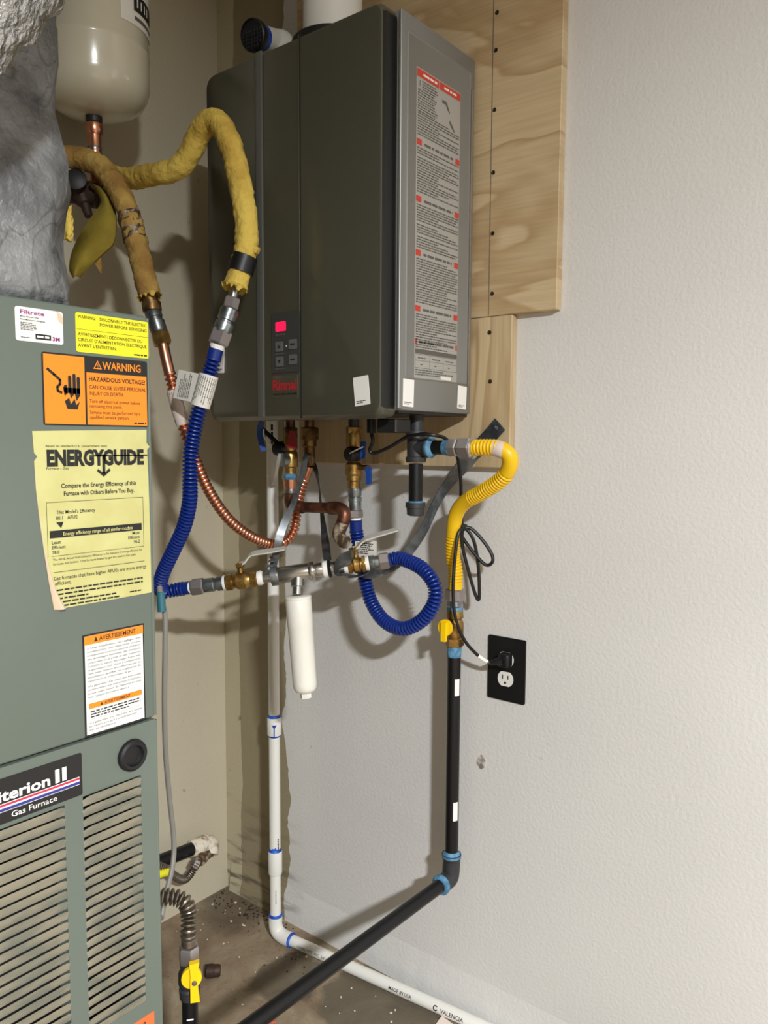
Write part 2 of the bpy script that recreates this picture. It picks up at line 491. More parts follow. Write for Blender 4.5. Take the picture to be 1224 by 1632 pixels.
def ribbon(pts, widths, wdirs, th=0.0013, n=8):
    P_ = smooth_path(pts, n)
    W_ = smooth_path([V(w).normalized() for w in wdirs], n)
    R_ = smooth_path([Vector((w, 0, 0)) for w in widths], n)
    tg = tangents(P_); bm = bmesh.new(); rings = []
    for p, w, r, t in zip(P_, W_, R_, tg):
        w = (w - t*w.dot(t)).normalized(); nn = t.cross(w)
        h = r.x/2
        rings.append([bm.verts.new(p+w*a*h+nn*b*th/2) for a, b in ((-1, -1), (1, -1), (1, 1), (-1, 1))])
    for a, b in zip(rings, rings[1:]):
        for k in range(4):
            bm.faces.new((a[k], a[(k+1) % 4], b[(k+1) % 4], b[k]))
    bm.faces.new(rings[0][::-1]); bm.faces.new(rings[-1])
    return bm

def prism(outline, origin, u_, v_, depth):
    """2-D outline in the plane (u,v) thickened along u x v"""
    o = V(origin); u_ = V(u_); v_ = V(v_); w = u_.cross(v_).normalized()
    bm = bmesh.new()
    a = [bm.verts.new(o+u_*x+v_*y) for x, y in outline]
    b = [bm.verts.new(o+u_*x+v_*y+w*depth) for x, y in outline]
    bm.faces.new(a[::-1]); bm.faces.new(b)
    n = len(a)
    for k in range(n): bm.faces.new((a[k], a[(k+1) % n], b[(k+1) % n], b[k]))
    return bm

def rrect(w, h, r, n=5):
    out = []
    for cx, cy, a0 in ((w/2-r, h/2-r, 0), (-w/2+r, h/2-r, 90), (-w/2+r, -h/2+r, 180), (w/2-r, -h/2+r, 270)):
        for k in range(n+1):
            a = math.radians(a0+90*k/n); out.append((cx+r*math.cos(a), cy+r*math.sin(a)))
    return out

def facing(pts, twist=None):
    """width directions that turn a strap's flat side out into the room, twisted by the given degrees"""
    P_ = [V(p) for p in pts]; out = []
    for i, (p, t) in enumerate(zip(P_, tangents(P_))):
        n_ = (Vector((1, -1, .25))).normalized()
        w = t.cross(n_).normalized()
        a = math.radians(twist[i] if twist else 0)
        out.append(w*math.cos(a)+t.cross(w)*math.sin(a))
    for i in range(1, len(out)):
        if out[i].dot(out[i-1]) < 0: out[i] = -out[i]
    return out

def tube_print(bm, p0, p1, r, a0, a1, n, h):
    """lines of tiny print running along a round tag, from angle a0 to a1 seen from the room"""
    p0, p1 = V(p0), V(p1); ax = (p1-p0).normalized()
    nn = Vector((1, -1, .1)); nn = (nn-ax*nn.dot(ax)).normalized(); ss = ax.cross(nn)
    for k in range(n):
        a = math.radians(a0+(a1-a0)*k/(n-1)); rr = nn*math.cos(a)+ss*math.sin(a)
        pl = Plane(p0+rr*r, ax, rr.cross(ax))
        add_dashes(bm, pl, .004, (p1-p0).length-.004, -h/2, h, .0002, random.uniform(.7, 1))

class Plane:
    """a printed surface: origin (left, bottom), u to the right, v up, both in metres"""
    def __init__(s, o, u_, v_):
        s.o = V(o); s.u = V(u_).normalized(); s.v = V(v_).normalized(); s.n = s.u.cross(s.v).normalized()
    def at(s, x, y, d=0.0): return s.o+s.u*x+s.v*y+s.n*d

def add_flat(bm, pl, outline, d):
    bm.faces.new([bm.verts.new(pl.at(x, y, d)) for x, y in outline])

def add_rect(bm, pl, x0, y0, x1, y1, d): add_flat(bm, pl, ((x0, y0), (x1, y0), (x1, y1), (x0, y1)), d)

def add_text(bm, pl, txt, x, y, h, d=0.0004, width=None, bold=0.0, align='LEFT', slant=0.0):
    """one line of type; h is the capital height; width squeezes the line to a measured width"""
    cu = bpy.data.curves.new('t', 'FONT'); cu.body = txt; cu.size = 1.0; cu.resolution_u = 2; cu.dimensions = '2D'; cu.fill_mode = 'FRONT'
    cu.offset = bold; cu.shear = slant
    ob = bpy.data.objects.new('t', cu)
    me = bpy.data.meshes.new_from_object(ob)
    bpy.data.objects.remove(ob); bpy.data.curves.remove(cu)
    if not me.vertices: return 0
    xs = [v.co.x for v in me.vertices]; x0, x1 = min(xs), max(xs)
    k = h/0.729
    kx = k if width is None else width/(x1-x0)
    w = (x1-x0)*kx
    sx = x - (0 if align == 'LEFT' else w/2 if align == 'CENTER' else w)
    vs = [bm.verts.new(pl.at(sx+(v.co.x-x0)*kx, y+v.co.y*k, d)) for v in me.vertices]
    for p in me.polygons:
        try: bm.faces.new([vs[i] for i in p.vertices])
        except ValueError: pass
    bpy.data.meshes.remove(me)
    return w

def add_dashes(bm, pl, x0, x1, y, h, d=0.0004, last=1.0):
    """a line of print too small to read: word-long dashes"""
    x = x0; end = x0+(x1-x0)*last
    while x < end:
        w = h*random.uniform(1.6, 5.5)
        add_rect(bm, pl, x, y, min(x+w, end), y+h, d)
        x += w+h*.75
# ------------------------------------------------------------------ setting
def structure(name, bm, m):
    o = obj(name, bm, m, kind='structure', smooth=False)
    return o
RX, RY, RZ = 5.2, -4.6, 2.62
structure('floor', box2((-0.1, RY, -0.1), (RX, 0.1, 0)), M['floor'])
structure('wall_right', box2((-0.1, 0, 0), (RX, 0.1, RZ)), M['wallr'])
structure('wall_left', box2((-0.1, RY, 0), (0, 0, RZ)), M['walll'])
structure('wall_far', box2((RX, RY, 0), (RX+.1, 0.1, RZ)), M['back'])
structure('wall_near', box2((-0.1, RY-.1, 0), (RX, RY, RZ)), M['back'])
structure('ceiling', box2((-0.1, RY, RZ), (RX, 0.1, RZ+.1)), M['ceiling'])
# rounded plaster kerb along the foot of the right wall, uneven along its length
bm = bmesh.new(); rings = []
for i in range(60):
    x = 0.02+i*0.03
    j = random.uniform(-.0012, .0012)
    t = .009+j*.4
    rings.append([bm.verts.new((x, yy, zz)) for yy, zz in ((0.0005, .095+j), (-.002, .078+j), (-t*.55, .055), (-t, .028), (-t-.003, -0.001), (0.0005, -0.001))])
for a, b in zip(rings, rings[1:]):
    for k in range(6): bm.faces.new((a[k], a[(k+1) % 6], b[(k+1) % 6], b[k]))
bm.faces.new(rings[0][::-1]); bm.faces.new(rings[-1])
structure('baseboard_right', bm, M['wallr'])

# ------------------------------------------------------------------ plywood boards
t = thing('plywood_board', 'wide plywood sheet screwed to the wall behind the grey heater', 'board', (0.6, -0.010, 1.80))
obj('board', box2((0.30, -0.020, 1.464), (0.957, -0.0005, 2.30), .0012, 1), M['ply'], t)
obj('chalk_line', box2((0.8135, -0.0203, 1.466), (0.8150, -0.0199, 2.30)), M['greyink'], t, label='snapped pencil line with screws along it', smooth=False)
for p in ((0.8217, -0.0205, 2.0203), (0.8204, -0.0205, 1.9536), (0.8199, -0.0205, 1.8464), (0.8195, -0.0205, 1.7320), (0.8204, -0.0205, 1.6193), (0.8213, -0.0205, 1.5063)):
    obj('screw', lathe(V(p)+Vector((0, .001, 0)), (0, -1, 0), [(0, .0042), (.0012, .004), (.0014, .002), (.0005, .0012)], 12), M['screw'], t)
t = thing('plywood_board', 'narrow lower plywood strip below the wide sheet, beside the yellow gas hose', 'board', (0.6, -0.010, 1.32))
obj('board', box2((0.30, -0.0195, 1.172), (0.866, -0.0005, 1.463), .0012, 1), M['plyv'], t)
for p in ((0.8169, -0.0200, 1.4331), (0.8202, -0.0200, 1.3392)):
    obj('screw', lathe(V(p)+Vector((0, .001, 0)), (0, -1, 0), [(0, .0045), (.0012, .0043), (.0014, .002), (.0005, .0012)], 12), M['screw'], t)

# ------------------------------------------------------------------ tankless water heater
HX0, HX1, HZ0, HZ1 = .316, .783, 1.276, 1.943
H = thing('tankless_water_heater', 'charcoal and silver wall-hung tankless water heater with a red lit display', 'water heater', (.55, -.02, HZ0))
obj('case', box2((HX0, -.262, HZ0), (HX1, -.030, HZ1), .004, 2), M['silver'], H, label='silver painted side case')
obj('mounting_bracket', box2((HX0+.05, -.030, 1.80), (HX1-.05, -.0205, 1.86)), M['galv'], H)
# front cover: rounded outline, flat sides, wide bevel, flat face
bm = bmesh.new(); rings = []
cxm, czm = (.311+.788)/2, (1.262+1.946)/2
for (xl, xr, ins_z, y, r) in ((.311, .774, 0, -.258, .022), (.311, .774, 0, -.288, .022), (.3125, .774, .001, -.2905, .022), (.334, .7725, .0065, -.2995, .018), (.3345, .7715, .0075, -.3012, .018), (.336, .7695, .009, -.3020, .017)):
    w, h = xr-xl, .684-2*ins_z
    rings.append([bm.verts.new(((xl+xr)/2+a, y, czm+b)) for a, b in rrect(w, h, r, 6)])
for a, b in zip(rings, rings[1:]):
    n = len(a)
    for k in range(n): bm.faces.new((a[k], a[(k+1) % n], b[(k+1) % n], b[k]))
bm.faces.new(rings[-1]); bm.faces.new(rings[0][::-1])
bm.normal_update()
for f in bm.faces:
    c_ = f.calc_center_median()
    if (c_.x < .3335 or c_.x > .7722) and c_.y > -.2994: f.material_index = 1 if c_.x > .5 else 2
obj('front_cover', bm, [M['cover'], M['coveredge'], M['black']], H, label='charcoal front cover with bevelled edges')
obj('cover_flange', box2((HX1-.002, -.2665, 1.279), (HX1+.0030, -.2545, 1.938), .001, 1), M['silver'], H)
# raised vertical trim and panel seam
def frontx(x): return x
obj('trim_strip', box2((.4700, -.3055, 1.266), (.4880, -.3010, 1.944), .0018, 2), M['trimgrey'], H, label='lighter grey vertical trim strip')
obj('panel_seam', box2((.5835, -.3027, 1.264), (.5865, -.3005, 1.944)), M['darkmetal'], H, smooth=False)
obj('panel_seam', box2((.5800, -.3026, 1.266), (.5833, -.3010, 1.944), .0004, 1), M['cover'], H)
# control panel
FP = Plane((0, -.302, 0), (1, 0, 0), (0, 0, 1))
obj('control_panel', prism(rrect(.074, .112, .004), (.5465, -.3018, 1.4055), (1, 0, 0), (0, 0, 1), .0022), M['panelgrey'], H)
obj('display', box2((.5215, -.3050, 1.4270), (.5475, -.3035, 1.4440), .0015, 2), M['glow'], H, label='red glowing temperature display')
for (bx, bz, bw, bh) in ((.5305, 1.3985, .019, .0185), (.5315, 1.3705, .019, .0185), (.5665, 1.4005, .020, .0185), (.5665, 1.3725, .020, .0185)):
    b = obj('button', prism(rrect(bw, bh, .002), (bx, -.3040, bz), (1, 0, 0), (0, 0, 1), .0016), M['button'], H)
    l = bmesh.new()
    if bx < .55:
        s = 1 if bz > 1.385 else -1
        add_flat(l, FP, ((bx-.004, bz-.003*s), (bx+.004, bz-.003*s), (bx, bz+.004*s)) if s > 0 else ((bx-.004, bz+.003), (bx, bz-.004), (bx+.004, bz+.003)), .0038)
    else:
        add_rect(l, FP, bx-.006, bz-.0015, bx+.006, bz+.0015, .0038)
    obj('arrow_mark' if bx < .55 else 'button_mark', l, M['ink'], b, smooth=False)
obj('indicator_lamp', lathe((.5495, -.3038, 1.3985), (0, -1, 0), [(0, .0016), (.001, .0014)], 10), M['white'], H)
for z_ in (1.4195, 1.3565, 1.3845):
    l = bmesh.new(); add_dashes(l, FP, .520, .547, z_, .0021, .0026)
    obj('panel_print', l, M['greyink'], H, smooth=False)
obj('badge_recess', box2((.508, -.3028, 1.302), (.578, -.3015, 1.345), .0005, 1), M['cover'], H)
l = bmesh.new(); add_text(l, FP, 'Rinnai', .5115, 1.3180, .0195, .0014, width=.064, bold=.022)
obj('lettering', l, M['red'], H, label='red maker name on the front cover', smooth=False)
l = bmesh.new(); add_dashes(l, FP, .513, .575, 1.3085, .0028, .0014)
obj('lettering', l, M['ink'], H, label='small dark line of print under the red name', smooth=False)
# side: embossed panel, chrome clip, big text label
SP = Plane((HX1, 0, 0), (0, 1, 0), (0, 0, 1))
bm = bmesh.new()
oy, oz, ow, oh = -.146, 1.6235, .200, .583
for (w1, h1, d) in ((0, 0, 0), ):
    o1 = rrect(ow, oh, .004, 3); o2 = rrect(ow-.004, oh-.004, .003, 3); o3 = rrect(ow-.008, oh-.008, .003, 3)
    R = [[bm.verts.new(SP.at(oy+a, oz+b, d)) for a, b in o] for o, d in ((o1, .0002), (o2, .0016), (o3, .0004))]
    for a, b in zip(R, R[1:]):
        n = len(a)
        for k in range(n): bm.faces.new((a[k], a[(k+1) % n], b[(k+1) % n], b[k]))
    bm.faces.new(R[0][::-1]); bm.faces.new(R[-1])
obj('embossed_panel', bm, M['silver'], H)
obj('edge_clip', box2((HX1-.001, -.046, 1.330), (HX1+.0035, -.041, 1.885), .0012, 2), M['steel'], H, label='bright vertical edge strip')
y0, y1, z0, z1 = -.2195, -.083, 1.335, 1.864
lab = obj('instruction_label', box2((HX1, y0, z0), (HX1+.0010, y1, z1)), M['labelgrey'], H, label='tall grey instruction label with red bars and dense print', smooth=False)
ink = bmesh.new(); rd = bmesh.new(); wh = bmesh.new()
D = .0014
ym = -.151
add_rect(rd, SP, y0+.001, 1.849, ym-.002, 1.862, D); add_rect(rd, SP, ym+.001, 1.849, y1-.001, 1.862, D)
add_dashes(wh, SP, y0+.018, ym-.008, 1.8535, .0038, D+.0003); add_dashes(wh, SP, ym+.014, y1-.014, 1.8535, .0038, D+.0003)
add_rect(ink, SP, y0+.005, 1.829, y0+.006, 1.845, D); add_rect(ink, SP, y0+.005, 1.829, y0+.0125, 1.8298, D); add_rect(ink, SP, y0+.0085, 1.834, y0+.0105, 1.844, D)
z = 1.843
while z > 1.79:
    add_dashes(ink, SP, (y0+.016 if z > 1.83 else y0+.003), ym-.004, z, .0021, D, random.uniform(.8, 1)); z -= .0043
# little pictogram: hand under a tap
for o in (((-.142, 1.834), (-.128, 1.834), (-.122, 1.825), (-.117, 1.818), (-.119, 1.817), (-.126, 1.822), (-.130, 1.828), (-.142, 1.829)),
          ((-.117, 1.805), (-.109, 1.799), (-.100, 1.789), (-.103, 1.788), (-.112, 1.794), (-.119, 1.801))):
    add_flat(ink, SP, [q for q in o][::-1], D)
z = 1.788
heads = [1.736, 1.640, 1.548, 1.452]
while z > 1.392:
    near = [h for h in heads if -.004 < z-h < .014]
    if near:
        z = near[0]-.006; continue
    add_dashes(ink, SP, y0+.003, y1-.003, z, .0021, D, random.choice((1, 1, 1, .95, .5, .75))); z -= .0044
    if random.random() < .08: z -= .003
for h in heads:
    add_rect(rd, SP, y0+.001, h, y0+.016, h+.010, D); add_rect(rd, SP, y1-.014, h-.002, y1-.001, h+.008, D)
    add_dashes(ink, SP, y0+.024, y1-.022, h+.002, .0042, D)
add_rect(rd, SP, y0+.001, 1.394, y0+.006, 1.404, D); add_rect(rd, SP, y1-.006, 1.394, y1-.001, 1.404, D)
add_dashes(ink, SP, y0+.012, y1-.012, 1.397, .0042, D)
add_rect(ink, SP, y0+.002, 1.3785, y1-.001, 1.3865, D)
for zz in (1.377, 1.366, 1.353): add_rect(ink, SP, y0+.002, zz, y1-.001, zz+.0005, D)
for yy in (y0+.002, y0+.046, y0+.090, y1-.0015): add_rect(ink, SP, yy, 1.353, yy+.0005, 1.377, D)
for yy in (y0+.010, y0+.054, y0+.098):
    add_dashes(ink, SP, yy, yy+.026, 1.370, .002, D); add_dashes(ink, SP, yy+.008, yy+.014, 1.3585, .002, D)
for zz in (1.389, 1.3485, 1.3445, 1.3405): add_dashes(ink, SP, y0+.003, y1-.01, zz, .002, D, random.uniform(.6, 1))
add_rect(wh, SP, y1-.055, 1.3365, y1-.021, 1.3425, D+.0002)
obj('small_print', ink, M['greyink'], lab, smooth=False)
rd.faces.ensure_lookup_table()
for f in rd.faces:
    b1 = bmesh.new(); b1.faces.new([b1.verts.new(v.co) for v in f.verts]); obj('red_bar', b1, M['redink'], lab, label='red heading bar', smooth=False)
rd.free()
obj('white_print', wh, M['paper'], lab, smooth=False)
# four small white stickers (the square codes printed on them are left out)
def sticker(pl, x, y, w, h, ang, note):
    c, s = math.cos(ang), math.sin(ang)
    p2 = Plane(pl.at(x, y), pl.u*c+pl.v*s, pl.v*c-pl.u*s)
    o = obj('code_sticker', prism(rrect(w, h, .001, 2), p2.at(0, 0, .0006), p2.u, p2.v, .0012), M['whitelabel'], H, label=note, smooth=False)
    l = bmesh.new()
    for k, ll in ((-.36, .9), (-.42, .6)): add_dashes(l, p2, -w*.38, w*.38, h*k, h*.03, .0022, ll)
    obj('small_print', l, M['greyink'], o, smooth=False)
sticker(FP, .7325, 1.3090, .034, .050, math.radians(6), 'white sticker on the front cover, low at its right')
sticker(Plane((HX1+.0002, 0, 0), (0, 1, 0), (0, 0, 1)), -.2375, 1.3070, .032, .048, math.radians(-2), 'white sticker low on the silver side, nearest the front')
sticker(Plane((HX1+.0002, 0, 0), (0, 1, 0), (0, 0, 1)), -.064, 1.3070, .030, .044, math.radians(-3), 'white sticker low on the silver side, nearest the wall')
sticker(FP, .358, 1.383, .026, .050, math.radians(-2), 'white sticker on the front cover, low at its left')
# underside: plate, gas inlet box, wiring box
obj('bottom_plate', box2((HX0+.01, -.255, HZ0-.004), (HX1-.006, -.034, HZ0+.002)), M['darkmetal'], H, smooth=False)
obj('junction_box', box2((0.7109, -0.2350, 1.2373), (0.7557, -0.1900, 1.2629), .002, 1), M['darkmetal'], H)
obj('cable_gland', tube(((0.6702, -0.2000, 1.2638), (0.6703, -0.2000, 1.2379)), .009, 14), M['black'], H)

# vent and intake above the heater
t = thing('vent_pipe', 'wide white vent pipe rising from the top of the heater with a black gasket', 'pipe', (.535, -.16, 1.946))
obj('pipe', tube(((.535, -.16, 1.95), (.535, -.16, 2.60)), .058, 40), M['white'], t)
obj('gasket', lathe((.535, -.16, 1.9465), (0, 0, 1), [(0, .082), (.040, .082), (.048, .079), (.052, .072), (.053, .060)], 40), M['rubber'], t)
c = V((0.3729, -0.2150, 2.0384)); e = V((0.3629, -0.1350, 2.0585))
t = thing('air_intake_elbow', 'white intake elbow with a round black screened mouth behind the heater top', 'pipe', (e.x, e.y, 1.946))
ax = (c-e).normalized()
obj('pipe', tube(smooth_path(((e.x+.02, e.y, 1.9465), (e.x+.02, e.y, e.z-.03), e+Vector((.01, 0, -.004)), e+ax*.02, c-ax*.012), 8), .0235, 20), M['white'], t)
obj('primer_band', seglathe(c-ax*.026, c-ax*.012, [(0, .0242), (1, .0242)], 24), M['primer'], t, label='blue primer band')
obj('screen_rim', seglathe(c-ax*.014, c+ax*.010, [(0, .0255), (.5, .0310), (.9, .0310), (1, .0285), (.85, .0270)], 28), M['black'], t)
q = frame(ax.cross(Vector((0, 0, 1))), Vector((0, 0, 1))); pl = Plane(c+ax*.009, q.col[0], q.col[1])
bm = bmesh.new()
for k in range(-3, 4):
    hw = math.sqrt(max(.0280**2-(k*.0072)**2, 1e-8))
    add_box(bm, pl.at(k*.0072, 0, 0), (.0012, 2*hw, .0016), q); add_box(bm, pl.at(0, k*.0072, 0), (2*hw, .0012, .0016), q)
obj('screen_grid', bm, M['ironfit'], t, smooth=False)

# ------------------------------------------------------------------ expansion tank above the furnace
nip = V((0.1707, -0.4546, 1.8524)); TX, TY = nip.x, nip.y
tz = nip.z+.002
t = thing('expansion_tank', 'glossy cream expansion tank hanging on a copper nipple at the upper left', 'tank', (TX, TY, tz))
R = .1068
prof = [(0.004, .012), (.0, .020), (-.004+.008, .045)]
prof = [(.0, .016), (.001, .030), (.006, .055), (.014, .073), (.026, .088), (.040, .096), (.056, .100), (.105, .100), (.107, .1012), (.113, .1012), (.115, .100), (.34, .100), (.37, .094), (.40, .075), (.415, .04), (.418, .01)]
prof = [(a*1.068, b*1.068 if b > .02 else b) for a, b in prof]
obj('shell', lathe((TX, TY, tz), (0, 0, 1), prof, 48), M['cream'], t, angle=60)
# label bent around the shell
def bent(a0, a1, zz0, zz1, r, n=10):
    b_ = bmesh.new(); row = []
    for k in range(n+1):
        a = a0+(a1-a0)*k/n
        row.append((b_.verts.new((TX+r*math.cos(a), TY+r*math.sin(a), zz0)), b_.verts.new((TX+r*math.cos(a), TY+r*math.sin(a), zz1))))
    for A_, B_ in zip(row, row[1:]): b_.faces.new((A_[0], B_[0], B_[1], A_[1]))
    return b_
dc = math.atan2((1.6222, -1.3607, 1.2202)[1]-TY, (1.6222, -1.3607, 1.2202)[0]-TX)
lb = obj('tank_label', bent(dc+.50, dc+1.6, tz+.150, tz+.32, .1075), M['paper'], t)
obj('printed_block', bent(dc+.78, dc+1.5, tz+.176, tz+.208, .1079), M['ink'], lb)
bm = bent(dc+.86, dc+1.30, tz+.184, tz+.200, .1082)
obj('printed_bar', bent(dc+.80, dc+1.5, tz+.160, tz+.167, .1079), M['greyink'], lb)
bm.free()
bm = bmesh.new()
for k in range(4):
    a = dc+.86+k*.11
    b2 = bent(a, a+.035, tz+.184, tz+.200, .1082, 2); me = bpy.data.meshes.new('x'); b2.to_mesh(me); b2.free(); bm.from_mesh(me); bpy.data.meshes.remove(me)
obj('lettering', bm, M['paper'], lb)
obj('tank_collar', lathe((TX, TY, tz-.012), (0, 0, 1), [(0, .0155), (.012, .0155), (.016, .018)], 20), M['darkmetal'], t)
pb = V((0.1732, -0.4629, 1.7614))
obj('copper_adapter', lathe((TX, TY, tz-.014), (0, 0, -1), [(0, .0165), (.004, .0175), (.018, .0165), (.022, .0135), (.045, .0130), (.048, .0140), (.062, .0140), (.066, .0112), (.115, .0112)], 24), M['copper'], t, label='bright copper adapter under the tank')
obj('solder_ring', lathe((TX, TY, tz-.0585), (0, 0, -1), [(0, .0141), (.003, .0146), (.006, .0141)], 20), M['galv'], t)

# ------------------------------------------------------------------ yellow insulated pipes
def lumpy(pts, r, amp=.0022, seg=18, n=10):
    P_ = resample(smooth_path(pts, 16), .006)
    b_ = tube(P_, [r*(1+.03*math.sin(i*.9)+.025*math.sin(i*2.3)) for i in range(len(P_))], seg)
    rnd = random.Random(3)
    for v in b_.verts:
        v.co += Vector((rnd.uniform(-1, 1), rnd.uniform(-1, 1), rnd.uniform(-1, 1)))*amp*.5
    return b_
def fuzz_collar(p, ax, r, bm=None):
    """ragged torn end of the insulation"""
    b_ = bm or bmesh.new(); rnd = random.Random(5); p = V(p); ax = V(ax).normalized()
    u_ = ax.orthogonal().normalized(); w_ = ax.cross(u_); seg = 28
    rings = []
    for k, (dd, rr) in enumerate(((-.004, r*.96), (.002, r*1.03), (.0, r*1.06))):
        ring = []
        for s in range(seg):
            a = 2*math.pi*s/seg
            j = rnd.uniform(-.004, .007) if k else 0
            ring.append(b_.verts.new(p+ax*(dd+(j if k == 1 else 0))+(u_*math.cos(a)+w_*math.sin(a))*(rr+(rnd.uniform(-.001, .004) if k == 2 else 0))))
        rings.append(ring)
    for a, b in zip(rings, rings[1:]):
        for s in range(seg): b_.faces.new((a[s], a[(s+1) % seg], b[(s+1) % seg], b[s]))
    return b_

i1 = [(0.1540, -0.5161, 1.7651), (0.1825, -0.4937, 1.7629), (0.2211, -0.4780, 1.7452), (0.2506, -0.4707, 1.7156), (0.2787, -0.4658, 1.6747), (0.2990, -0.4616, 1.6261), (0.3178, -0.4595, 1.5697), (0.3310, -0.4549, 1.5170), (0.3381, -0.4522, 1.4912)]
t = thing('insulated_pipe', 'straight slanting pipe in brownish yellow insulation left of the heater', 'pipe', i1[0])
obj('insulation', lumpy(i1, .0208), M['insul'], t)
obj('torn_end', fuzz_collar(i1[-1], V(i1[-1])-V(i1[-2]), .0208), M['insulbright'], t)
obj('dirty_patch', lumpy(((0.2908, -0.4638, 1.6477), (0.3006, -0.4615, 1.6213), (0.3101, -0.4605, 1.5925)), .0211, .004), M['corroded'], t, label='dirty brown patch on the insulation')
e0, e1, e2, e3, e4, e5 = [V(p) for p in ((0.3381, -0.4522, 1.4912), (0.3435, -0.4512, 1.4631), (0.3512, -0.4474, 1.4420), (0.3560, -0.4457, 1.4232), (0.3606, -0.4438, 1.4080), (0.3652, -0.4419, 1.3928))]
obj('brass_adapter', seglathe(e0, e1, [(0, .0145), (.4, .0145), (.45, .0178), (1, .0178)], 16), M['brassold'], t)

i2 = [(0.1834, -0.4408, 1.7484), (0.2369, -0.4313, 1.7296), (0.3169, -0.4304, 1.7210), (0.3789, -0.4195, 1.7216), (0.4141, -0.4149, 1.7423), (0.4428, -0.4143, 1.7734), (0.4738, -0.4137, 1.7879), (0.4963, -0.4100, 1.7752), (0.5203, -0.4082, 1.7362), (0.5349, -0.4032, 1.6783), (0.5471, -0.4003, 1.6182), (0.5478, -0.3987, 1.5703), (0.5396, -0.4036, 1.5274), (0.5331, -0.4129, 1.4910)]
t = thing('insulated_pipe', 'arched pipe in bright yellow insulation with a black tape band, in front of the heater', 'pipe', i2[0])
obj('insulation', lumpy(i2, .0204), M['insulbright'], t)
obj('tape_band', seglathe((0.5453, -0.3997, 1.5457), (0.5385, -0.4057, 1.5175), [(0, .0222), (1, .0228)], 24), M['black'], t, label='black tape band')
obj('torn_end', fuzz_collar(i2[-1], V(i2[-1])-V(i2[-2]), .0208), M['insulbright'], t)
obj('torn_tuft', lumpy(((0.5531, -0.3964, 1.5538), (0.5637, -0.3942, 1.5549), (0.5700, -0.3897, 1.5505)), .0068, .003), M['insulbright'], t)
a0, a1, a2, a3, a4, a5, a6 = [V(p) for p in ((0.5292, -0.4095, 1.4919), (0.5268, -0.4134, 1.4742), (0.5245, -0.4175, 1.4543), (0.5210, -0.4219, 1.4399), (0.5177, -0.4266, 1.4211), (0.5149, -0.4301, 1.4100), (0.5108, -0.4355, 1.3911))]
obj('pipe_stub', tube((a0-(a1-a0)*.6, a1), .0088, 14), M['steel'], t)
obj('hex_nut', hexnut(a1, a2, .0140), M['nutgrey'], t)

t = thing('insulation_scrap', 'olive yellow flap of torn insulation hanging below the slanting pipe', 'insulation', (0.2210, -0.4697, 1.7053))
bm = bmesh.new()
rows = [((0.1892, -0.4805, 1.7192), (0.1982, -0.4742, 1.7120)), ((0.2043, -0.4769, 1.7020), (0.2320, -0.4621, 1.6957)), ((0.2178, -0.4752, 1.6787), (0.2600, -0.4705, 1.6515)), ((0.2172, -0.4916, 1.6517), (0.2711, -0.4786, 1.6155)), ((0.2099, -0.5145, 1.6130), (0.2688, -0.4831, 1.5919)), ((0.2084, -0.5328, 1.5749), (0.2550, -0.4961, 1.5729)), ((0.2113, -0.5405, 1.5431), (0.2406, -0.5167, 1.5480)), ((0.2179, -0.5373, 1.5255), (0.2279, -0.5291, 1.5279))]
P0 = smooth_path([a for a, b in rows], 6); P1 = smooth_path([b for a, b in rows], 6)
G = []
for a, b in zip(P0, P1):
    ring = []
    for s in range(9):
        f = s/8; p = a.lerp(b, f)
        bulge = .012*math.sin(math.pi*f)
        ring.append((bm.verts.new(p+Vector((bulge, -bulge, 0))), bm.verts.new(p+Vector((bulge-.006, -bulge+.006, 0)))))
    G.append(ring)
for A_, B_ in zip(G, G[1:]):
    for s in range(8):
        bm.faces.new((A_[s][0], A_[s+1][0], B_[s+1][0], B_[s][0])); bm.faces.new((A_[s][1], B_[s][1], B_[s+1][1], A_[s+1][1]))
    bm.faces.new((A_[0][0], B_[0][0], B_[0][1], A_[0][1])); bm.faces.new((A_[8][0], A_[8][1], B_[8][1], B_[8][0]))
for ring in (G[0], G[-1]):
    for s in range(8): bm.faces.new((ring[s][0], ring[s][1], ring[s+1][1], ring[s+1][0]))
obj('flap', bm, M['scrap'], t)
obj('torn_tip', ribbon(((0.2342, -0.4987, 1.5823), (0.2392, -0.4972, 1.5609), (0.2462, -0.4943, 1.5372)), (.016, .014, .002), ((1, .6, 0),)*3, .003), M['insul'], t)

t = thing('gate_valve', 'dark old valve half hidden behind the grey wrap below the tank', 'valve', (0.1387, -0.4691, 1.7210))
obj('body', seglathe((0.1093, -0.4924, 1.7208), (0.1689, -0.4468, 1.7063), [(0, .020), (.2, .020), (.22, .026), (.4, .024), (.5, .028), (.65, .022), (.8, .026), (1, .026)], 18), M['rust'], t)
obj('stem', seglathe((0.1485, -0.4752, 1.7116), (0.1651, -0.4677, 1.6622), [(0, .018), (.5, .014), (.55, .010), (1, .008)], 14), M['rust'], t)
obj('hand_wheel', lathe((0.1699, -0.4954, 1.7228), (.75, -.6, .1), [(0, .012), (.003, .020), (.009, .020), (.012, .012)], 16), M['darkmetal'], t)

